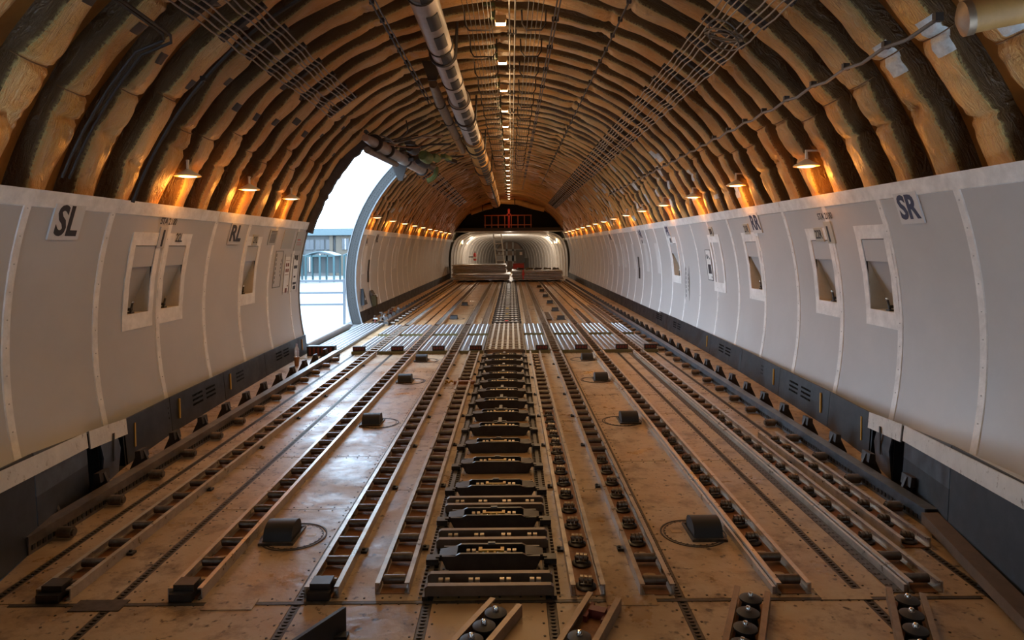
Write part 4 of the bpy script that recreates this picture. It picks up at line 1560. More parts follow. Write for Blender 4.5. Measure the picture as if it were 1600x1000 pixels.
# ---- centre track
ct = thing('centre_track', 'dark side rails of the centre lock track', 'track')
for x in (-.285, .285):
    MB().box(x - .012, x + .012, 2.95, YD, .0005, .018).build('side_rail', M_TRACK, ct, smooth=False)
    q = MB()
    yy = 3.0
    while yy < YD - .1:
        q.box(x - .030, x + .030, yy, yy + .012, .0008, .010)
        yy += .036
    o = q.build('rail_teeth', M_TRACK, ct, smooth=False)
    o['kind'] = 'stuff'


def lock_master():
    t = thing('lock_unit', 'x', 'cargo lock', (0, 0, 0), 0, 'cargo locks on the centre track')
    H, Y = .085, .052
    # chamfered housing as two side walls and two end blocks
    for s in (-1, 1):
        q = MB()
        xs = [-.235, -.175, -.15, .15, .175, .235]
        zs = [H - .012, H - .012, H, H, H - .012, H - .012]
        poly = [(x, z) for x, z in zip(xs, zs)] + [(.20, .002), (-.20, .002)]
        q.prism(poly, 'y', s * Y - .007, s * Y + .007)
        q.build('side_plate', M_HOUSE, t, smooth=False)
        q = MB()
        q.hexa([(s * .165, -Y, .002), (s * .215, -Y * .8, .002), (s * .215, Y * .8, .002), (s * .165, Y, .002)],
               [(s * .165, -Y, H - .008), (s * .250, -Y * .7, H - .016), (s * .250, Y * .7, H - .016), (s * .165, Y, H - .008)])
        q.build('end_block', M_HOUSE, t, smooth=False)
        q = MB()
        for x in (.085, .112):
            q.cyl((s * x - .009, 0, .062), (s * x + .009, 0, .062), .020, 12)
        q.build('wheel_pair', M_WHEEL, t)
        q = MB()
        q.box(s * .285 - .03, s * .285 + .03, -.03, .03, .0195, .045).box(min(s * .20, s * .27), max(s * .20, s * .27), -.012, .012, .03, .05)
        q.build('rail_foot', M_HOUSE, t, smooth=False)
        q = MB()
        q.lathe([(.002, 0), (.010, .002), (.011, .008), (.006, .013), (.001, .014)], 10, (s * .034, -.036, .068))
        q.build('bolt', M_BOLT, t)
    MB().box(-.17, .17, -.045, .045, .002, .035).build('base', M_DARK, t, smooth=False)
    q = MB()
    q.box(-.055, .055, -.010, .004, .066, .080).box(-.062, -.045, -.02, .02, .060, .083).box(.045, .062, -.02, .02, .060, .083)
    q.box(-.022, -.012, -.04, -.01, .05, .076).box(.012, .022, -.04, -.01, .05, .076).box(-.022, .022, -.046, -.036, .045, .07)
    q.build('yellow_latch', M_YELLOW, t, smooth=False)
    MB().cyl((-.075, .0, .055), (.075, .0, .055), .016, 10).build('spring_barrel', M_ROLLER, t)
    MB().box(-.018, .018, .045, .060, .080, .092).build('top_clip', M_JAMB, t, smooth=False)
    return t


lock0 = lock_master()
LY = [3.27 + .46 * i for i in range(14)]
for i, y in enumerate(LY):
    o = lock0 if i == 0 else copy_tree(lock0)
    o.location = (0, y, .0005)
    o['label'] = '%s black cargo lock from the viewer on the centre track' % ORD[i]
# spine between the farther locks
for i, y in enumerate(LY):
    if i >= 5:
        q = MB()
        q.box(-.03, .03, -.15, -.06, .002, .05).box(-.055, .055, -.08, -.065, .04, .06).box(-.014, .014, -.17, .0, .05, .07)
        o = q.build('lock_spine', M_HOUSE, None, (0, y + .27, .0005), smooth=False)
        tag(o, 'black spine bracket between the %s and %s cargo locks' % (ORD[i], ORD[i + 1] if i + 1 < 40 else 'next'), 'bracket', 'spine brackets')


def crossbeam(y, label):
    t = thing('crossbeam', label, 'crossbeam', (0, y, .0185), 0, 'roller crossbeams')
    for dy in (-.055, .055):
        q = MB()
        q.prism([(-.285, 0), (.285, 0), (.285, .036), (.272, .046), (-.272, .046), (-.285, .036)], 'y', dy - .014, dy + .014)
        q.build('beam', M_RAIL_BR, t, smooth=False)
    MB().box(-.28, .28, -.04, .04, 0, .004).build('pan', M_HOUSE, t, smooth=False)
    for x in (-.205, -.07, .07, .205):
        q = MB()
        for dx in (-.015, .015):
            q.cyl((x + dx - .010, 0, .028), (x + dx + .010, 0, .028), .019, 12)
        q.build('wheel_pair', M_WHEEL, t)
    return t


for i, y in enumerate((3.02, 3.49, 3.95)):
    crossbeam(y, '%s brown roller crossbeam from the viewer, across the centre track' % ORD[i])
# green arrow on the centre floor
q = MB()
q.prism([(-.13, 4.40), (-.09, 4.45), (-.10, 4.46), (-.12, 4.43)], 'z', .0005, .0015)
q.prism([(-.13, 4.40), (-.02, 4.38), (-.02, 4.39), (-.12, 4.42)], 'z', .0005, .0015)
q.build('painted_arrow', M_GREEN, floor, smooth=False)

# dense roller bars through the doorway zone
lb = thing('roller_bar_field', 'field of bright roller bars between the ball mats', 'roller bars', (0, 9.80, 0), 0)
q = MB()
for x in (-.29, .29):
    q.box(x - .01, x + .01, 0, 3.38, .0005, .05)
q.build('side_rail', M_HOUSE, lb, smooth=False)
bar = MB().box(-.28, .28, -.032, .032, .0, .052).mesh('roller_bar', M_RAIL_BR, False)
q = MB()
for x in (-.22, -.13, -.04, .04, .13, .22):
    q.cyl((x - .016, 0, .05), (x + .016, 0, .05), .022, 10)
barw = q.mesh('bar_wheels', M_STUD)
for i in range(20):
    o = obj('roller_bar', bar, lb, (0, .08 + i * .17, .0005))
    obj('bar_wheels', barw, o)
# forward locks
for i in range(34):
    y = 13.55 + i * .46
    t = thing('forward_lock', '%s low lock bar beyond the doorway on the centre track' % ORD[i], 'cargo lock', (0, y, 0.0005), 0, 'forward cargo locks')
    if i == 0:
        q = MB()
        q.box(-.25, .25, -.05, .05, .002, .05).box(-.30, -.26, -.03, .03, .001, .06).box(.26, .30, -.03, .03, .001, .06).box(-.05, .05, -.1, .1, .002, .06)
        fb = q.mesh('lock_body', M_HOUSE, False)
        q = MB()
        q.cyl((-.02, 0, .045), (.02, 0, .045), .022, 10)
        fw = q.mesh('lock_wheel', M_STUD)
        fy = MB().box(-.03, .03, -.02, .02, .05, .075).mesh('lock_tab', M_YELLOW, False)
        fr_ = MB().box(-.03, .03, -.02, .02, .05, .075).mesh('lock_tab', M_RED, False)
    obj('lock_body', fb, t)
    for x in (-.2, -.12, .12, .2):
        obj('lock_wheel', fw, t, (x, 0, 0))
    if i in (0, 3, 6):
        obj('lock_tab', fr_ if i == 0 else fy, t)

# ---- ball mats in the doorway zone
def ball_mat(label, x0, x1, y0, y1, box=True):
    t = thing('ball_mat', label, 'ball mat', ((x0 + x1) / 2, y0, 0), 0, 'studded ball mats at the doorway')
    w, ln = x1 - x0, y1 - y0
    MB().box(-w / 2, w / 2, 0, ln, .0005, .045).build('panel', M_BALLMAT, t, smooth=False)
    MB().box(-w / 2, w / 2, -.008, -.0005, .001, .047).build('edge_trim', M_MATEDGE, t, smooth=False)
    nx = max(3, int(w / .075))
    q, g = MB(), MB()
    for i in range(nx):
        xx = -w / 2 + w * (i + .5) / nx
        if i:
            xl = -w / 2 + w * i / nx
            g.box(xl - .003, xl + .003, .01, ln - .01, .0455, .048)
        ny = int(ln / .085)
        for k in range(ny):
            q.lathe([(.017, 0), (.014, .009), (.004, .014)], 7, (xx, (k + .5) * ln / ny, .045))
    g.build('divider_ribs', M_HOUSE, t, smooth=False)['kind'] = 'stuff'
    q.build('ball_studs', M_STUD, t)['kind'] = 'stuff'
    if box:
        u = MB().box(-.09, .09, .02, .07, .0455, .115).build('sensor_box', M_BLACK, t, (w * .18 if w > .3 else 0, 0, 0), smooth=False)
        q = MB()
        for xx in (-.06, -.02, .02, .06):
            q.box(xx - .014, xx + .014, .014, .0195, .062, .10)
        q.build('red_lens', M_REDBR, u, smooth=False)
    return t


for sg, sd in ((-1, 'SL'), (1, 'SR')):
    for row, (ya, yb) in enumerate(((9.80, 11.45), (11.75, 13.15))):
        rn = 'near row' if row == 0 else 'far row'
        for k, (xa, xb) in enumerate(((.315, .655), (.835, 1.255), (1.445, 1.84), (2.03, 2.235))):
            x0, x1 = (xa, xb) if sg > 0 else (-xb, -xa)
            ball_mat('grey studded ball mat, %s, %s from the centre, %s side' % (rn, ORD[k], sd), x0, x1, ya, yb, row == 0)
ball_mat('long studded ball mat along the doorway sill', -2.90, -2.44, 9.95, 13.45, False)
q = thing('junction_box', 'dark ribbed box at the tail corner of the doorway', 'box', (-2.66, 9.78, 0))
MB().box(-.20, .20, -.06, .06, .0005, .14).build('body', M_BLACK, q, smooth=False)
for i in range(6):
    MB().box(-.17 + i * .06, -.14 + i * .06, -.068, -.0605, .015, .12).build('rib', M_REDBR, q, smooth=False)

# ---- side guide rails
GR_ROLL = MB().cyl((0, 0, 0), (.075, 0, 0), .030, 14).cyl((.075, 0, 0), (.086, 0, 0), .020, 10).cyl((-.03, 0, 0), (0, 0, 0), .014, 8)
GR_ROLL_ME = GR_ROLL.mesh('guide_roller', M_ROLLER)
b = MB()
b.prism([(0, .0), (.19, .0), (.19, .02), (.13, .15), (.09, .15), (.06, .08), (0, .08)], 'y', -.010, .010)
b.box(.0, .13, -.05, .05, .0, .006)
b.prism([(.085, .10), (.13, .10), (.13, .155), (.095, .16)], 'y', -.05, .05)
GBR = b.mesh('guide_bracket', M_BRACKET, False)


def guide(label, sg, y0, y1, m, yi):
    t = thing('guide_rail', label, 'guide rail', (sg * 2.36, y0, 0), 0, 'side guide rails')
    ln = y1 - y0
    q = MB()
    s = sg
    prof = [(0, .0), (s * .012, .0), (s * .012, .082), (s * .075, .082), (s * .075, .095), (0, .095)]
    if sg < 0:
        prof = prof[::-1]
    q.prism(prof, 'y', 0, ln)
    q.build('beam', m, t, smooth=False)
    q = MB()
    yy = .02
    while yy < min(ln, 7):
        q.box(-s * .004 - .002, -s * .004 + .002, yy, yy + .022, .02, .045)
        yy += .04
    q.build('slot_row', M_BLACK, t, smooth=False)['kind'] = 'stuff'
    yy = .2
    far = MB()
    far2 = MB()
    while yy < ln - .1:
        if y0 + yy < yi:
            obj('guide_roller', GR_ROLL_ME, t, (-s * .02, yy, .035), (0, 0, PI if s > 0 else 0))
            obj('guide_bracket', GBR, t, (s * .02, yy + .16, .0005), (0, 0, 0 if s > 0 else PI))
        else:
            far.cyl((-s * .02, yy, .035), (-s * .106, yy, .035), .03, 8)
            far2.hexa([(s * .02, yy + .1, 0), (s * .14, yy + .1, 0), (s * .19, yy + .2, 0), (s * .02, yy + .2, 0)],
                      [(s * .08, yy + .13, .15), (s * .14, yy + .13, .15), (s * .14, yy + .17, .15), (s * .08, yy + .17, .15)])
        yy += PITCH
    if far.v:
        far.build('rollers', M_ROLLER, t)['kind'] = 'stuff'
        far2.build('brackets', M_BRACKET, t, smooth=False)['kind'] = 'stuff'
    return t


guide('blue-grey guide rail with inward rollers along the SR side', 1, 3.68, 29.0, M_GUIDE, 15)
guide('brown guide rail with inward rollers along the SL wall', -1, 3.42, 9.62, M_GUIDE_L, 15)
guide('far guide rail beyond the doorway on the SL side', -1, 13.4, 29.0, M_GUIDE_L, 13)
b = MB()
b.hexa([(2.33, 3.66, .03), (2.42, 3.66, .03), (2.02, 1.9, .03), (1.93, 1.9, .03)], [(2.33, 3.66, .085), (2.42, 3.66, .085), (2.02, 1.9, .085), (1.93, 1.9, .085)])
o = b.build('bent_guide_bar', M_RAIL_BR, smooth=False)
tag(o, 'flat bar angling inward from the end of the SR guide rail', 'bar')
for y in (2.3, 3.0, 3.5):
    xx = 1.98 + (y - 1.9) * .22
    MB().box(xx - .02, xx + .14, y - .04, y + .04, .0005, .03).build('bar_foot', M_BRACKET, o, smooth=False)
# door-side jumble of small fittings beside the forward guide
for i in range(12):
    y = 13.75 + i * .25
    q = thing('tie_down_fitting', '%s small tie-down fitting beyond the doorway jamb' % ORD[i], 'fitting', (-2.70 + .10 * math.sin(i * 2.3), y, .0005), i * .7, 'tie-down fittings')
    MB().box(-.05, .05, -.04, .04, 0, .03).build('foot', M_BRACKET, q, smooth=False)
    MB().cyl((0, 0, .03), (.02, .01, .11), .018, 8).build('stem', M_STUD if i % 2 else M_REDBR, q)
    MB().box(-.02, .06, -.015, .015, .10, .125).build('hook', M_STUD, q, smooth=False)

# ---- drive units: humps on round hatches
b = MB()
pr = []
for i in range(13):
    a = PI * i / 12
    pr.append((.085 * math.cos(a) * (1 if True else 1), .012 + .075 * math.sin(a) ** .7))
pr = [(.095, .0)] + pr + [(-.095, .0)]
b.prism(pr, 'x', -.075, .075)
HUMP = b.mesh('rubber_hump', M_BLACK)
b = MB().ring((0, 0, 0), .166, .174, .0, .003, 40).ring((0, 0, 0), .152, .156, .0, .0025, 40)
HRING = b.mesh('hatch_ring', M_BRACKET)
HDISC = MB().lathe([(.001, .0), (.151, .0), (.151, .0015), (.001, .0015)], 40).mesh('hatch_disc', M_FLOOR)
b = MB().box(-.085, .085, -.115, -.098, .0, .014).box(-.085, .085, .098, .115, .0, .014).box(-.092, -.08, -.115, .115, .0, .012).box(.08, .092, -.115, .115, .0, .012)
HFR = b.mesh('hump_frame', M_TRACK, False)
b = MB()
for i in range(28):
    a = 2 * PI * i / 28
    b.cyl((.150 * math.cos(a), .150 * math.sin(a), 0), (.150 * math.cos(a), .150 * math.sin(a), .003), .006, 6)
HRV = b.mesh('hatch_rivets', M_RIVET)


def drive(label, x, y, hatch=True):
    t = thing('drive_unit', label, 'drive unit', (x, y, .0005), 0, 'rubber drive units')
    obj('rubber_hump', HUMP, t, (.06 * (1 if x > 0 else -1), 0, .002))
    obj('hump_frame', HFR, t, (.06 * (1 if x > 0 else -1), 0, .001))
    if hatch:
        obj('hatch_disc', HDISC, t)
        obj('hatch_ring', HRING, t, (0, 0, 0))
        obj('hatch_rivets', HRV, t)['kind'] = 'stuff'
        MB().box(-.028, .028, -.018, .018, .0016, .003).build('data_plate', M_STICK if x < 0 else M_FLOOR_C, t, (-.085 if x > 0 else .085, .02, 0), smooth=False)
    return t


for sg, sd in ((-1, 'SL'), (1, 'SR')):
    for i, y in enumerate((3.62, 5.95, 7.80, 9.22)):
        drive('%s rubber drive hump from the viewer, %s side, on a round hatch' % (ORD[i], sd), sg * 1.075, y)
for i, y in enumerate((14.3, 16.2, 18.4, 20.8, 23.2, 25.6)):
    drive('%s rubber drive hump beyond the ball mats, SR side' % ORD[i], 1.09, y, False)
for i, y in enumerate((14.6, 18.0)):
    drive('%s rubber drive hump beyond the ball mats, SL side' % ORD[i], -1.09, y)

# ---- small loose things
t = thing('paper_cup', 'brown paper cup under the clear bottle by the wall', 'cup', (-2.745, 8.90, .0005))
MB().lathe([(.027, 0), (.037, .115), (.0385, .118), (.037, .12)], 20).build('cup_body', M_CUP, t)
MB().lathe([(.030, .114), (.0375, .117), (.0375, .122), (.030, .123)], 20).build('cup_rim', M_WHITEP, t)
t = thing('water_bottle', 'clear plastic bottle standing on the paper cup', 'bottle', (-2.745, 8.90, .125))
MB().lathe([(.026, 0), (.032, .006), (.032, .07), (.030, .075), (.032, .08), (.031, .10), (.014, .135), (.013, .15)], 18).build('bottle_body', M_BOTTLE, t)
MB().lathe([(.0145, .148), (.0145, .166), (.012, .168)], 14).build('cap', M_CAP, t)
t = thing('yellow_strap', 'crumpled yellow strap beside the tray end', 'strap', (-.62, 7.60, .0005))
MB().tube([(-.03, .0, .012), (-.01, .03, .03), (.01, -.01, .02), (.03, .02, .04), (.055, .01, .03)], .012, 8).build('strap_web', M_YELLOW, t)
MB().box(-.03, -.0, -.015, .015, .035, .05).build('buckle', M_YELLOW, t, smooth=False)
o = MB().box(-.12, .12, -.03, .03, .0005, .035).build('orange_clamp', M_PAN, None, (-.437, 7.635, 0), smooth=False)
tag(o, 'rusty clamp block between the two inner SL trays', 'clamp')

# =================================================================== OVERHEAD
# ---- main air duct with outlets
t = thing('air_duct', 'long grey and amber air duct slung under the vault', 'duct')
DX, DZ = -.575, 3.545
spec = [(1.0, 5.2, .105, M_DUCT_W), (5.2, 9.0, .118, M_DUCT_W), (9.0, 12.2, .145, M_DUCT_W), (12.2, 15.2, .172, M_DUCT_O), (15.2, 19.5, .195, M_DUCT_O), (19.5, 25, .205, M_DUCT_O), (25, 30.6, .205, M_DUCT_O)]
for y0, y1, r, m in spec:
    b = MB().tube([(DX, y0, DZ), (DX, y0 + .02, DZ), (DX, y1 - .06, DZ), (DX, y1, DZ)], [r * .97, r, r, r * .97], 28)
    b.build('duct_section', m, t)
for y, r in ((4.2, .105), (5.2, .118), (6.6, .118), (8.0, .118), (9.0, .145), (10.6, .145), (12.2, .172), (13.8, .172), (15.2, .195), (17.3, .195), (19.5, .205), (22, .205), (25, .205), (28, .205)):
    pts = [(DX + (r + .006) * math.cos(a), y, DZ + (r + .006) * math.sin(a)) for a in [2 * PI * i / 24 for i in range(25)]]
    MB().tube(pts, .007, 5, False).build('band', M_BRACKET, t)
# half saddle hangers
for y, r in ((6.9, .118), (10.2, .145), (13.2, .172), (16.8, .195)):
    pts = [(DX - r - .03, y, 3.86)] + [(DX + (r + .014) * math.cos(a), y, DZ + (r + .014) * math.sin(a)) for a in [PI + PI * i / 14 for i in range(15)]] + [(DX + r + .03, y, 3.86)]
    MB().tube(pts, .016, 6).build('saddle', M_BRACKET, t)


def duct_slot(y0, y1, r, ang=-62, half=25):
    b = MB()
    n = 6
    for rr in (r + .002, r + .010):
        for y in (y0, y1):
            for i in range(n + 1):
                a = math.radians(ang - half + 2 * half * i / n)
                b.v.append((DX + rr * math.cos(a), y, DZ + rr * math.sin(a)))
    N = n + 1
    for i in range(n):
        b.f += [(i, i + 1, N + i + 1, N + i), (2 * N + i, 2 * N + i + 1, 3 * N + i + 1, 3 * N + i), (i, i + 1, 2 * N + i + 1, 2 * N + i), (N + i, N + i + 1, 3 * N + i + 1, 3 * N + i)]
    b.f += [(0, N, 3 * N, 2 * N), (n, N + n, 3 * N + n, 2 * N + n)]
    b.build('outlet_slot', M_BLACK, t)


y = 4.40
while y < 19:
    r = [s[2] for s in spec if s[0] <= y + .17 < s[1]][0]
    duct_slot(y, y + .34, r)
    y += .54
b = MB()
for i in range(20):
    b.box(DX + .085, DX + .135, 19.2 + i * .55, 19.2 + i * .55 + .3, DZ - .215, DZ - .19)
b.build('outlet_row', M_BLACK, t, smooth=False)['kind'] = 'stuff'
# branch ducts at the nose end
t2 = thing('branch_duct', 'amber duct branching toward the SR side at the far end', 'duct')
MB().tube([(-.40, 30.7, 3.66), (.4, 30.9, 3.62), (1.1, 31.0, 3.42), (1.65, 31.0, 3.28)], .13, 16).build('duct_tube', M_DUCT_O, t2)
MB().tube([(.28 + .0, 30.87 + .15 * math.cos(a), 3.64 + .15 * math.sin(a)) for a in [2 * PI * i / 18 for i in range(19)]], .02, 5, False).build('band', M_BRACKET, t2)
t2 = thing('branch_duct', 'dim duct branching toward the SL side at the far end', 'duct')
MB().tube([(-.75, 30.9, 3.45), (-1.2, 31.0, 3.35), (-1.75, 31.0, 3.15)], .12, 14).build('duct_tube', M_DUCT_O, t2)
MB().tube([(-1.2, 31 + .14 * math.cos(a), 3.35 + .14 * math.sin(a)) for a in [2 * PI * i / 18 for i in range(19)]], .02, 5, False).build('band', M_BRACKET, t2)
# slim companion duct
t2 = thing('slim_duct', 'slim brown duct running beside the main air duct', 'duct')
MB().tube([(-.86, 8.5, 3.62), (-.86, 9.2, 3.56), (-.86, 13.3, 3.52), (-.86, 13.6, 3.50)], [.055, .068, .07, .06], 16).build('duct_tube', M_DUCT_O if False else M_RAIL_B2, t2)
for y in (9.3, 10.6, 12.0, 13.2):
    MB().tube([(-.86 + .072 * math.cos(a), y, 3.54 + .072 * math.sin(a)) for a in [2 * PI * i / 16 for i in range(17)]], .008, 5, False).build('band', M_BRACKET, t2)
b = MB()
b.prism([(-.98, 3.86), (-.70, 3.86), (-.80, 3.62), (-.90, 3.62)], 'y', 8.3, 8.33)
b.build('hanger_plate', M_BRACKET, t2, smooth=False)
# wrapped duct stub high at the corner
t2 = thing('wrapped_duct', 'quilted duct stub high in the SR corner', 'duct')
MB().tube([(2.16, 3.02, 2.56), (2.28, 2.99, 2.58), (2.44, 2.93, 2.60)], .075, 16).build('duct_tube', M_DUCT_O, t2)
MB().tube([(2.13, 3.03, 2.555), (2.15, 3.025, 2.558), (2.18, 3.015, 2.563)], [.03, .08, .08], 16).build('collar', M_RAIL_B2, t2)


# ---- conduit bundles
def bundle(label, x, z, y0, y1, n, gap, step, sag=.012, seed=1, loop=None):
    rr = random.Random(seed)
    t = thing('conduit_bundle', label, 'conduits')
    ang = math.atan2(z - ZC, x)
    tx, tz = -math.sin(ang), math.cos(ang)
    ys_ = []
    y = y0
    while y <= y1 + 1e-6:
        ys_.append(y)
        y += step
    wtot = (n - 1) * gap + gap * 1.2
    for i in range(n):
        off = (i - (n - 1) / 2) * gap + (gap * .6 if i >= n / 2 else -gap * .6)
        pts = []
        for k, y in enumerate(ys_):
            pts.append((x + tx * off, y, z + tz * off))
            if k < len(ys_) - 1:
                s_ = sag * rr.uniform(.4, 1.6)
                w_ = rr.uniform(-.008, .008)
                pts.append((x + tx * (off + w_), y + step * .5, z + tz * (off + w_) - s_))
        MB().tube(pts, .0062, 6).build('conduit', M_PIPE, t)
    for k, y in enumerate(ys_):
        nx, nz = math.cos(ang), math.sin(ang)
        hw = wtot / 2 + gap * .6
        c = [(x + tx * s_ * hw + nx * d, z + tz * s_ * hw + nz * d) for s_, d in ((-1, .012), (1, .012), (1, .05), (-1, .05))]
        MB().prism(c, 'y', y - .025, y + .025).build('bracket', M_BRACKET, t, smooth=False)
    if loop:
        for q in range(4):
            pts = [(x + tx * (.12 * math.cos(a) + .05) , loop + .16 * math.sin(a + q), z + tz * (.12 * math.cos(a)) - .03 - .02 * q) for a in [2 * PI * i / 20 for i in range(21)]]
            MB().tube(pts, .006, 5, False).build('coiled_cable', M_CONDUIT, t)
    return t


bundle('bundle of grey conduits on the SL side of the vault', -1.74, 3.12, 2.4, 7.75, 8, .042, PITCH, seed=2)
bundle('bundle of grey conduits on the SR side of the vault', 1.74, 3.17, 2.4, 27.0, 8, .042, PITCH, seed=3, loop=5.0)
bundle('dim bundle of conduits beyond the door mechanism', -1.68, 3.16, 14.0, 26.0, 6, .05, PITCH * 2, seed=4)


def cable(label, pts, r, m=None, clips=None, name='cable'):
    t = thing(name, label, 'cable')
    MB().tube(pts, r, 6).build('cable_run', m or M_CONDUIT, t)
    if clips:
        for p in clips:
            MB().box(p[0] - .02, p[0] + .02, p[1] - .015, p[1] + .015, p[2] - .012, p[2] + .03).build('clip', M_BRACKET, t, smooth=False)
    return t


pts, cl = [], []
for k in range(1, 26):
    y = RIB0 - 6 * PITCH + k * PITCH
    pts += [(2.24, y, 2.665), (2.235, y + PITCH / 2, 2.64)]
    cl.append((2.25, y, 2.67))
cable('sagging pale cable clipped along the SR quilts', pts, .011, M_CONDUIT, cl)
pts, cl = [], []
for k in range(0, 22):
    y = RIB0 - 6 * PITCH + k * PITCH
    pts += [(-1.05, y, 3.62), (-1.05, y + PITCH / 2, 3.61)]
    cl.append((-1.05, y, 3.62))
cable('thin cable pair running along the SL vault', pts[:30], .009, M_BRACKET, cl[:15])
cable('second thin cable beside the SL cable pair', [(p[0] + .035, p[1], p[2] + .008) for p in pts[:30]], .007, M_CONDUIT)
cable('thin dark cable high on the SR vault', [(1.12, 3 + i, 3.61) for i in range(20)], .009, M_BRACKET, [(1.12, RIB0 + PITCH * i, 3.61) for i in range(-4, 26)])
for i, x in enumerate((.545, .575)):
    cable('%s of two pale rods beside the lamp row' % ORD[i], [(x, 3 + j, 3.775) for j in range(0, 24)], .008, M_CONDUIT, [(x, RIB0 + PITCH * 2 * q, 3.775) for q in range(-2, 18)])
for i, x in enumerate((.11, .165)):
    cable('%s pale conduit next to the crown lamps' % ORD[i], [(x, 3.2 + j * .5, 3.80 + .004 * math.sin(j * 2.1)) for j in range(0, 46)], .009, M_CONDUIT, [(x, RIB0 + PITCH * 3 * q, 3.8) for q in range(-1, 14)])
# pipes running down the quilts near the SL wall
for i, (dx, y) in enumerate(((0, 4.33), (.03, 4.37))):
    pts = [(-2.05 + dx, 3.2, 2.95), (-2.10 + dx, y - .05, 2.93), (-2.12 + dx, y, 2.90)]
    for a in range(140, 159, 3):
        r = 3.0
        pts.append((r * math.cos(math.radians(a)), y + .03 * i, ZC + r * math.sin(math.radians(a))))
    cable('%s thin pipe bending down the quilts by the SL wall' % ORD[i], pts, .010, M_BRACKET)
pts = [(2.98 * math.cos(math.radians(a)), 5.17, ZC + 2.98 * math.sin(math.radians(a))) for a in range(118, 162, 3)]
cable('dark pipe running down a quilt beyond the paired pipes', pts, .014, M_BRACKET, [pts[3], pts[7]])

# ---- control cables on crown hangers
for xs, z, lab, w in (((-.31, -.265, -.22, -.175, -.13, -.09, -.06), 3.73, 'control cables on hangers between the duct and the lamps', .135),
                      ((.285, .33, .375, .42), 3.74, 'control cables in U hangers beyond the lamps', .105)):
    t = thing('control_cables', lab, 'cables')
    for x in xs:
        MB().tube([(x, 3.0, z), (x, 24.0, z)], .0035, 5).build('control_cable', M_CTRL, t)
    xc = (xs[0] + xs[-1]) / 2
    y = 6.66
    for i in range(-3, 14):
        yy = y + i * 2 * PITCH
        pts = [(xc - w - .015, yy, 3.90), (xc - w - .01, yy, 3.76), (xc - w + .03, yy, 3.70), (xc + w - .03, yy, 3.70), (xc + w + .01, yy, 3.76), (xc + w + .015, yy, 3.90)]
        MB().tube(pts, .009, 6).build('hanger', M_BRACKET, t)

# ---- door mechanism over the opening
t = thing('door_actuator', 'torque tube and green motors over the open cargo door', 'door mechanism')
p0, p1 = Vector((-2.32, 10.9, 3.42)), Vector((-1.66, 13.0, 3.10))
P0, P1 = Vector((-1.90, 9.3, 3.08)), Vector((-1.62, 13.2, 3.08))
ax = (P1 - P0)
MB().tube([P0, P0 + ax * .25, P0 + ax * .26, P0 + ax * .55, P0 + ax * .56, P1], [.05, .10, .085, .085, .10, .10], 18).build('torque_tube', M_DUCT_W, t)
MB().tube([P0 + Vector((-.02, .2, -.14)), P0 + ax * .5 + Vector((-.05, 0, -.13))], .05, 12).build('actuator_barrel', M_JAMB, t)
for f_ in (.12, .3, .62, .98):
    c = P0 + ax * f_
    MB().tube([c - ax.normalized() * .02, c + ax.normalized() * .02], .125, 18).build('collar', M_BRACKET, t)
b = MB()
c = P0 + ax * .62
b.hexa([c + Vector((-.12, -.02, -.36)), c + Vector((-.05, -.02, -.36)), c + Vector((.06, -.02, 0)), c + Vector((-.28, -.02, .02))],
       [c + Vector((-.12, .02, -.36)), c + Vector((-.05, .02, -.36)), c + Vector((.06, .02, 0)), c + Vector((-.28, .02, .02))])
b.build('hinge_plate', M_BRACKET, t, smooth=False)
MB().tube([c + Vector((-.10, 0, -.33)), Vector((-1.98, 13.3, 2.98))], .03, 10).build('link_rod', M_WHITEP, t)
for i, (dx, dy, dz, r, l, m) in enumerate(((.30, -.5, .06, .09, .2, M_BRACKET), (.42, .2, .02, .10, .24, M_GREEN), (.30, .65, -.02, .08, .3, M_BRACKET), (.55, .5, .05, .07, .22, M_GREEN), (.40, 1.0, -.03, .075, .2, M_ROLLER))):
    c = P0 + ax * .5 + Vector((dx, dy, dz))
    MB().tube([c - Vector((.3, 1, -.12)).normalized() * l / 2, c - Vector((.3, 1, -.12)).normalized() * l * .2, c + Vector((.3, 1, -.12)).normalized() * l / 2], [r * .8, r, r], 14).build('motor', m, t)
pts = [P1 + Vector((.05 + .22 * math.cos(a), -.02, -.02 + .20 * math.sin(a))) for a in [-1.4 + .25 * i for i in range(8)]]
MB().tube(pts, .05, 8).build('green_yoke', M_GREEN, t)
rr = random.Random(4)
for i in range(7):
    a0 = P0 + ax * rr.uniform(.0, .7) + Vector((.1, 0, .06))
    a3 = a0 + Vector((rr.uniform(.4, .9), rr.uniform(-.6, 1.0), rr.uniform(.05, .22)))
    pts = []
    for q in range(13):
        u = q / 12
        pts.append(a0.lerp(a3, u) + Vector((.08 * math.sin(u * 7 + i), .05 * math.sin(u * 5), -.12 * math.sin(PI * u) * (1 if i % 2 else .4))))
    MB().tube(pts, .011, 6).build('hose', (M_BRACKET, M_CONDUIT, M_PAN)[i % 3], t)
for i in range(9):
    c = P0 + ax * rr.uniform(.2, 1.0) + Vector((rr.uniform(.05, .75), rr.uniform(-.3, .3), rr.uniform(.02, .16)))
    d = Vector((rr.uniform(-.2, .2), rr.uniform(.1, .3), rr.uniform(-.08, .08)))
    MB().box(-.05, .05, -d.length / 2, d.length / 2, -.03, .03, Matrix.Translation(c) @ Matrix.Rotation(rr.uniform(-.7, .7), 4, 'Z') @ Matrix.Rotation(rr.uniform(-.4, .4), 4, 'X')).build('bracket', (M_BRACKET, M_GREEN, M_ROLLER)[i % 3], t, smooth=False)
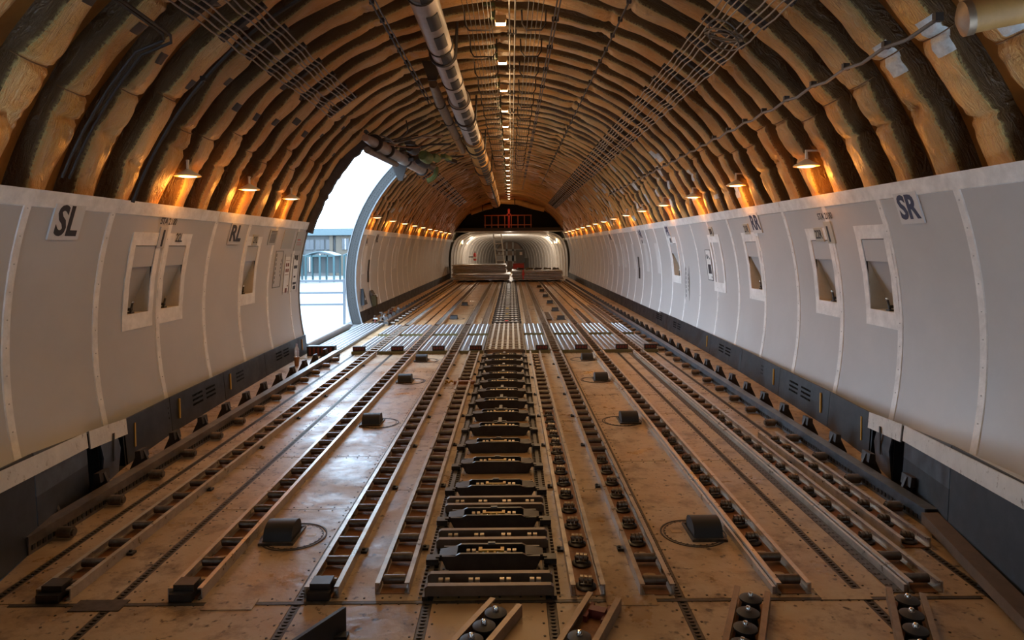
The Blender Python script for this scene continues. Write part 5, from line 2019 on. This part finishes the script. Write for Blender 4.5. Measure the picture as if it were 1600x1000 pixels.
for i in range(4):
    c = P0 + ax * (.25 + .2 * i) + Vector((.05, 0, .05))
    MB().tube([c, c + Vector((.5, .15, .14)), c + Vector((.8, .5, .2))], .018, 8).build('strut', (M_RAIL_B2, M_BRACKET)[i % 2], t)
MB().tube([(-2.95, 10.05, 2.2), (-2.75, 10.1, 2.55), (-2.45, 10.2, 2.90), (-2.25, 10.35, 3.05), (-2.1, 10.5, 3.18)], .014, 6).build('hose', M_PAN, t)

# =================================================================== FAR END OF THE HOLD
def pallet_stack(lab, x0, x1, y0, y1, n, z0=0.03, th=.07):
    rr = random.Random(n)
    for i in range(n):
        j = rr.uniform(-.04, .04)
        b = MB().box(x0 + j, x1 + j, y0 + rr.uniform(-.03, .03), y1, z0 + i * th, z0 + (i + 1) * th - .028)
        t = thing('cargo_pallet', '%s pallet from the bottom of the %s' % (ORD[i], lab), 'pallet', (0, 0, 0), 0, 'stacked cargo pallets')
        b.build('sheet', M_PALLET, t, smooth=False)
        q = MB()
        q.box(x0 + j - .01, x1 + j + .01, y0 - .05, y0 - .035, z0 + i * th + .004, z0 + i * th + .022)
        q.build('edge_rail', M_RAIL, t, smooth=False)
    return z0 + n * th


def stack_base(lab, x0, x1, y0):
    t = thing('timber_base', lab, 'dunnage')
    for i in range(4):
        x = x0 + .2 + (x1 - x0 - .4) * i / 3
        MB().box(x - .06, x + .06, y0, y0 + 2.2, .053 if False else .056, .10).build('bearer', M_RAIL_BR, t, smooth=False)


stack_base('timber bearers under the SL pallet stack', -2.4, .05, 29.7)
stack_base('timber bearers under the SR pallet stack', .15, 2.4, 29.7)
zl = pallet_stack('front SL stack', -2.40, .03, 29.65, 32.0, 4, .101)
zr = pallet_stack('front SR stack', .14, 2.38, 29.65, 32.0, 6, .101)
stack_base('timber bearers under the rear SL pallet stack', -2.6, -.1, 32.5)
pallet_stack('rear SL stack', -2.75, -.15, 32.4, 34.8, 9, .101)
# clutter on the SR stack: folded nets
rr = random.Random(9)
for i in range(5):
    x = .5 + i * .4
    pts = [(x + .16 * math.cos(q * 1.1) * rr.uniform(.6, 1.1), 30.2 + .3 * math.sin(q * 1.1), zr + .03 + .02 * (q % 3)) for q in range(12)]
    o = MB().tube(pts, .028, 6).build('cargo_net', M_OLIVE if i % 2 else M_BRACKET)
    tag(o, '%s folded dark cargo net from the middle on the SR pallet stack' % ORD[i], 'net', 'folded cargo nets')
t = thing('red_strap', 'red ratchet strap hanging over the SR pallet stack', 'strap', (.62, 29.58, 0))
MB().box(-.03, .03, -.012, .0, .12, zr + .02).build('webbing', M_RED, t, smooth=False)
MB().box(-.06, .06, -.03, -.0125, .30, .42).build('ratchet', M_RED, t, smooth=False)
t = thing('service_cabinet', 'blue-grey cabinet behind the SR pallet stack', 'cabinet', (.545, 33.4, 0))
MB().box(-.22, .22, -.2, .2, .76, 1.42).build('body', M_CABINET, t, smooth=False)
MB().box(-.20, .20, -.215, -.2005, .80, 1.38).build('door', M_CABINET, t, smooth=False)
MB().box(-.03, .10, -.222, -.2155, 1.15, 1.30).build('notice', M_WHITEP, t, smooth=False)
MB().box(-.02, .22, -.2, .2, .0, .46).build('plinth', M_BRACKET, t, smooth=False)
MB().box(.23, .42, -.15, .15, .0, 1.0).build('side_case', M_CABINET, t, smooth=False)
t = thing('red_crate', 'red box under the blue-grey cabinet', 'crate', (.46, 33.1, 0))
MB().box(-.28, .26, -.09, .09, .47, .75).build('box', M_RED, t, smooth=False)
MB().box(-.29, .27, -.10, .10, .705, .745).build('rim', M_REDBR, t, smooth=False)
MB().box(-.24, .22, -.07, .07, .0, .468).build('stand', M_BRACKET, t, smooth=False)
t = thing('fire_extinguisher', 'red fire extinguisher on the white nose lining', 'extinguisher', (-1.95, 37.9, .80))
MB().lathe([(.06, 0), (.085, .02), (.085, .36), (.05, .43), (.025, .45)], 16).build('cylinder', M_RED, t)
MB().box(-.02, .02, -.05, .05, .44, .52).build('valve', M_BRACKET, t, smooth=False)
MB().box(-.10, .10, -.095, -.087, .10, .22).build('label_band', M_WHITEP, t, smooth=False)
MB().box(-.35, -.06, -.03, .03, .18, .24).build('wall_bracket', M_BRACKET, t, smooth=False)
t = thing('step_ladder', 'white ladder standing in the nose section', 'ladder', (-.55, 36.0, 0))
for dx in (-.21, .21):
    MB().tube([(dx + .13, 0, 0.001), (dx - .10, .35, 2.30)], .03, 8).build('stile', M_WHITEP, t)
for i in range(7):
    u = (i + .7) / 7.5
    MB().tube([(-.21 + .13 - .23 * u, .35 * u, 2.3 * u), (.21 + .13 - .23 * u, .35 * u, 2.3 * u)], .02, 6).build('rung', M_WHITEP, t)
# rail on the upper deck edge
t = thing('upper_rail', 'orange-lit guard rail on the upper deck edge', 'railing', (0, 33.85, 2.52))
for z in (.12, .60):
    MB().box(-1.25, 1.15, -.025, .025, z, z + .05).build('rail', M_ORANGE, t, smooth=False)
for i in range(8):
    x = -1.2 + i * .33
    MB().box(x - .02, x + .02, -.024, .024, .0, .62).build('baluster', M_ORANGE, t, smooth=False)
MB().box(-.05, .05, -.06, -.026, -.02, .95).build('red_post', M_RED, t, smooth=False)
MB().box(-.11, .11, -.06, -.026, .62, .70).build('red_crossbar', M_RED, t, smooth=False)
point('post_light', (.0, 33.3, 3.3), 3.0, (1, .25, .1), .05)

# far lining details
for sg, ys_ in ((-1, (14.15, 16.6, 18.0, 20.0, 22.2)), (1, (13.2, 14.3, 15.8, 17.2, 18.2, 19.8, 22.0))):
    for y in ys_:
        b = MB()
        for dr in (-.006, .002):
            for z in (1.0, 1.2, 1.4, 1.60):
                for yy in (y, y + .3):
                    b.v.append((sg * rx(z, RW + dr), yy, z))
        for k in range(3):
            b.f.append((2 * k, 2 * k + 1, 2 * k + 3, 2 * k + 2))
        b.f += [(0, 2, 10, 8), (1, 3, 11, 9), (0, 1, 9, 8), (6, 7, 15, 14)]
        b.build('window_blank', M_STICK, wall[sg])
for sg, y in ((1, 15.4), (-1, 14.75)):
    zz = 1.05
    b = MB()
    for dr in (-.007, .002):
        for z in (zz - .25, zz, zz + .25):
            for yy in (y, y + .16):
                b.v.append((sg * rx(z, RW + dr), yy, z))
    for k in range(2):
        b.f.append((2 * k, 2 * k + 1, 2 * k + 3, 2 * k + 2))
    b.f += [(0, 2, 8, 6), (1, 3, 9, 7), (0, 1, 7, 6), (4, 5, 11, 10)]
    b.build('dark_slot', M_BLACK, wall[sg])
t = thing('warning_triangle', 'dark triangular bag fixed low on the lining past the doorway', 'bag')
t.matrix_world = wall_matrix(-1, 14.0, .52, .03)
MB().prism([(-.16, -.15), (.16, -.15), (-.05, .19)], 'z', 0, .06).build('body', M_SKIRT, t, smooth=False)
MB().prism([(-.05, -.05), (.03, -.05), (-.01, .0)], 'z', .0605, .065).build('patch', M_STICK, t, smooth=False)
t = thing('olive_bag', 'olive cloth bag hanging low on the lining past the doorway', 'bag')
t.matrix_world = wall_matrix(-1, 14.95, .45, .03)
MB().hexa([(-.10, -.20, 0), (.10, -.22, 0), (.14, .05, 0), (-.12, .05, 0)], [(-.07, -.18, .08), (.07, -.2, .08), (.11, .04, .1), (-.09, .04, .1)]).build('pouch', M_OLIVE, t, smooth=False)
MB().hexa([(-.16, .06, 0), (.14, .06, 0), (.10, .17, 0), (-.12, .17, 0)], [(-.13, .06, .06), (.11, .06, .06), (.08, .16, .03), (-.1, .16, .03)]).build('flap', M_BRACKET, t, smooth=False)
MB().box(.02, .07, .0, .06, .101, .11).build('tag', M_WHITEP, t, smooth=False)

# =================================================================== OUTSIDE THE DOOR
t = thing('guard_rail', 'grey guard rail just outside the open doorway', 'railing', (0, 15.2, 0))
for z in (.80, .53, .265):
    MB().box(-5.6, -3.66, -.02, .02, z, z + .045).build('rail', M_RAILING, t, smooth=False)
for x in (-5.6, -3.68):
    MB().box(x - .025, x + .025, -.025, .025, -.7, .86).build('post', M_RAILING, t, smooth=False)
t.location.z = 0
o = MB().box(-6.2, -3.6, 15.0, 18.6, -.9, -.7).build('loader_platform', M_CONCRETE, smooth=False)
tag(o, 'pale loader platform below the guard rail', 'platform')
for x in (-6.0, -3.8):
    for y in (15.2, 18.4):
        MB().box(x - .08, x + .08, y - .08, y + .08, -4.9, -.9).build('leg', M_RAILING, o, smooth=False)
# shelters with teal frames
for i, (xc, yc, w) in enumerate(((-43.0, 128, 5.6), (-36.6, 131, 6.0), (-30.0, 134, 6.0))):
    t = thing('shelter', '%s teal framed shelter on the apron from the door edge' % ORD[i], 'shelter', (xc, yc, -4.9), 0, 'teal shelters on the apron')
    pts = [(-w / 2 + w * k / 10, 5.2 + .75 * math.sin(PI * k / 10)) for k in range(11)]
    poly = pts + [(x, z - .18) for x, z in pts[::-1]]
    MB().prism(poly, 'y', -2.5, 2.5).build('roof', M_CANOPY, t)
    for x in (-w / 2 + .3, 0, w / 2 - .3):
        for y in (-2.3, 2.3):
            MB().box(x - .16, x + .16, y - .16, y + .16, 0, 5.2).build('post', M_TEAL, t, smooth=False)
    MB().box(-w / 2 + .3, w / 2 - .3, 2.3, 2.4, 1.6, 5.0).build('screen', M_SCREEN, t, smooth=False)
    for x in (-w / 4, w / 4):
        MB().box(x - .07, x + .07, -2.42, -2.3, 1.3, 5.2).build('mullion', M_TEAL, t, smooth=False)
    MB().box(-w / 2 + .3, w / 2 - .3, -2.42, -2.3, 4.9, 5.2).build('header', M_TEAL, t, smooth=False)
# terminal building
t = thing('terminal_building', 'pale flat-roofed building beyond the shelters', 'building', (-46, 160, -4.9))
MB().box(-24, 24, 0, 12, 0, 9.6).build('wall', M_FACADE, t, smooth=False)
MB().box(-25, 25, -1.5, 13, 9.6, 11.2).build('roof_fascia', M_CANOPY, t, smooth=False)
MB().box(4.5, 12, -.6, -.01, 0, 9.5).build('beige_bay', M_FACADE2, t, smooth=False)
for x in (-14, -4, 3.4):
    MB().box(x - .4, x + .4, -.8, -.01, 0, 9.6).build('column', M_FACADE2, t, smooth=False)
for i in range(10):
    x = -20 + i * 2.45
    wdw = MB().box(x, x + 2.0, -.25, -.01, 6.2, 8.6).build('window', M_GLASS, t, smooth=False)
    MB().box(x + .92, x + 1.06, -.30, -.255, 6.2, 8.6).build('mullion', M_FACADE, wdw, smooth=False)
    d_ = MB().box(x, x + 2.0, -.25, -.01, 1.0, 5.2).build('window', M_SCREEN, t, smooth=False)
    MB().box(x + .92, x + 1.06, -.30, -.255, 1.0, 5.2).build('mullion', M_WHITEP, d_, smooth=False)
for i in range(3):
    x = 6 + i * 2.2
    wdw = MB().box(x, x + 1.6, -.8, -.605, 6.2, 8.8).build('window', M_GLASS, t, smooth=False)
    MB().box(x + .72, x + .86, -.85, -.805, 6.2, 8.8).build('mullion', M_WHITEP, wdw, smooth=False)
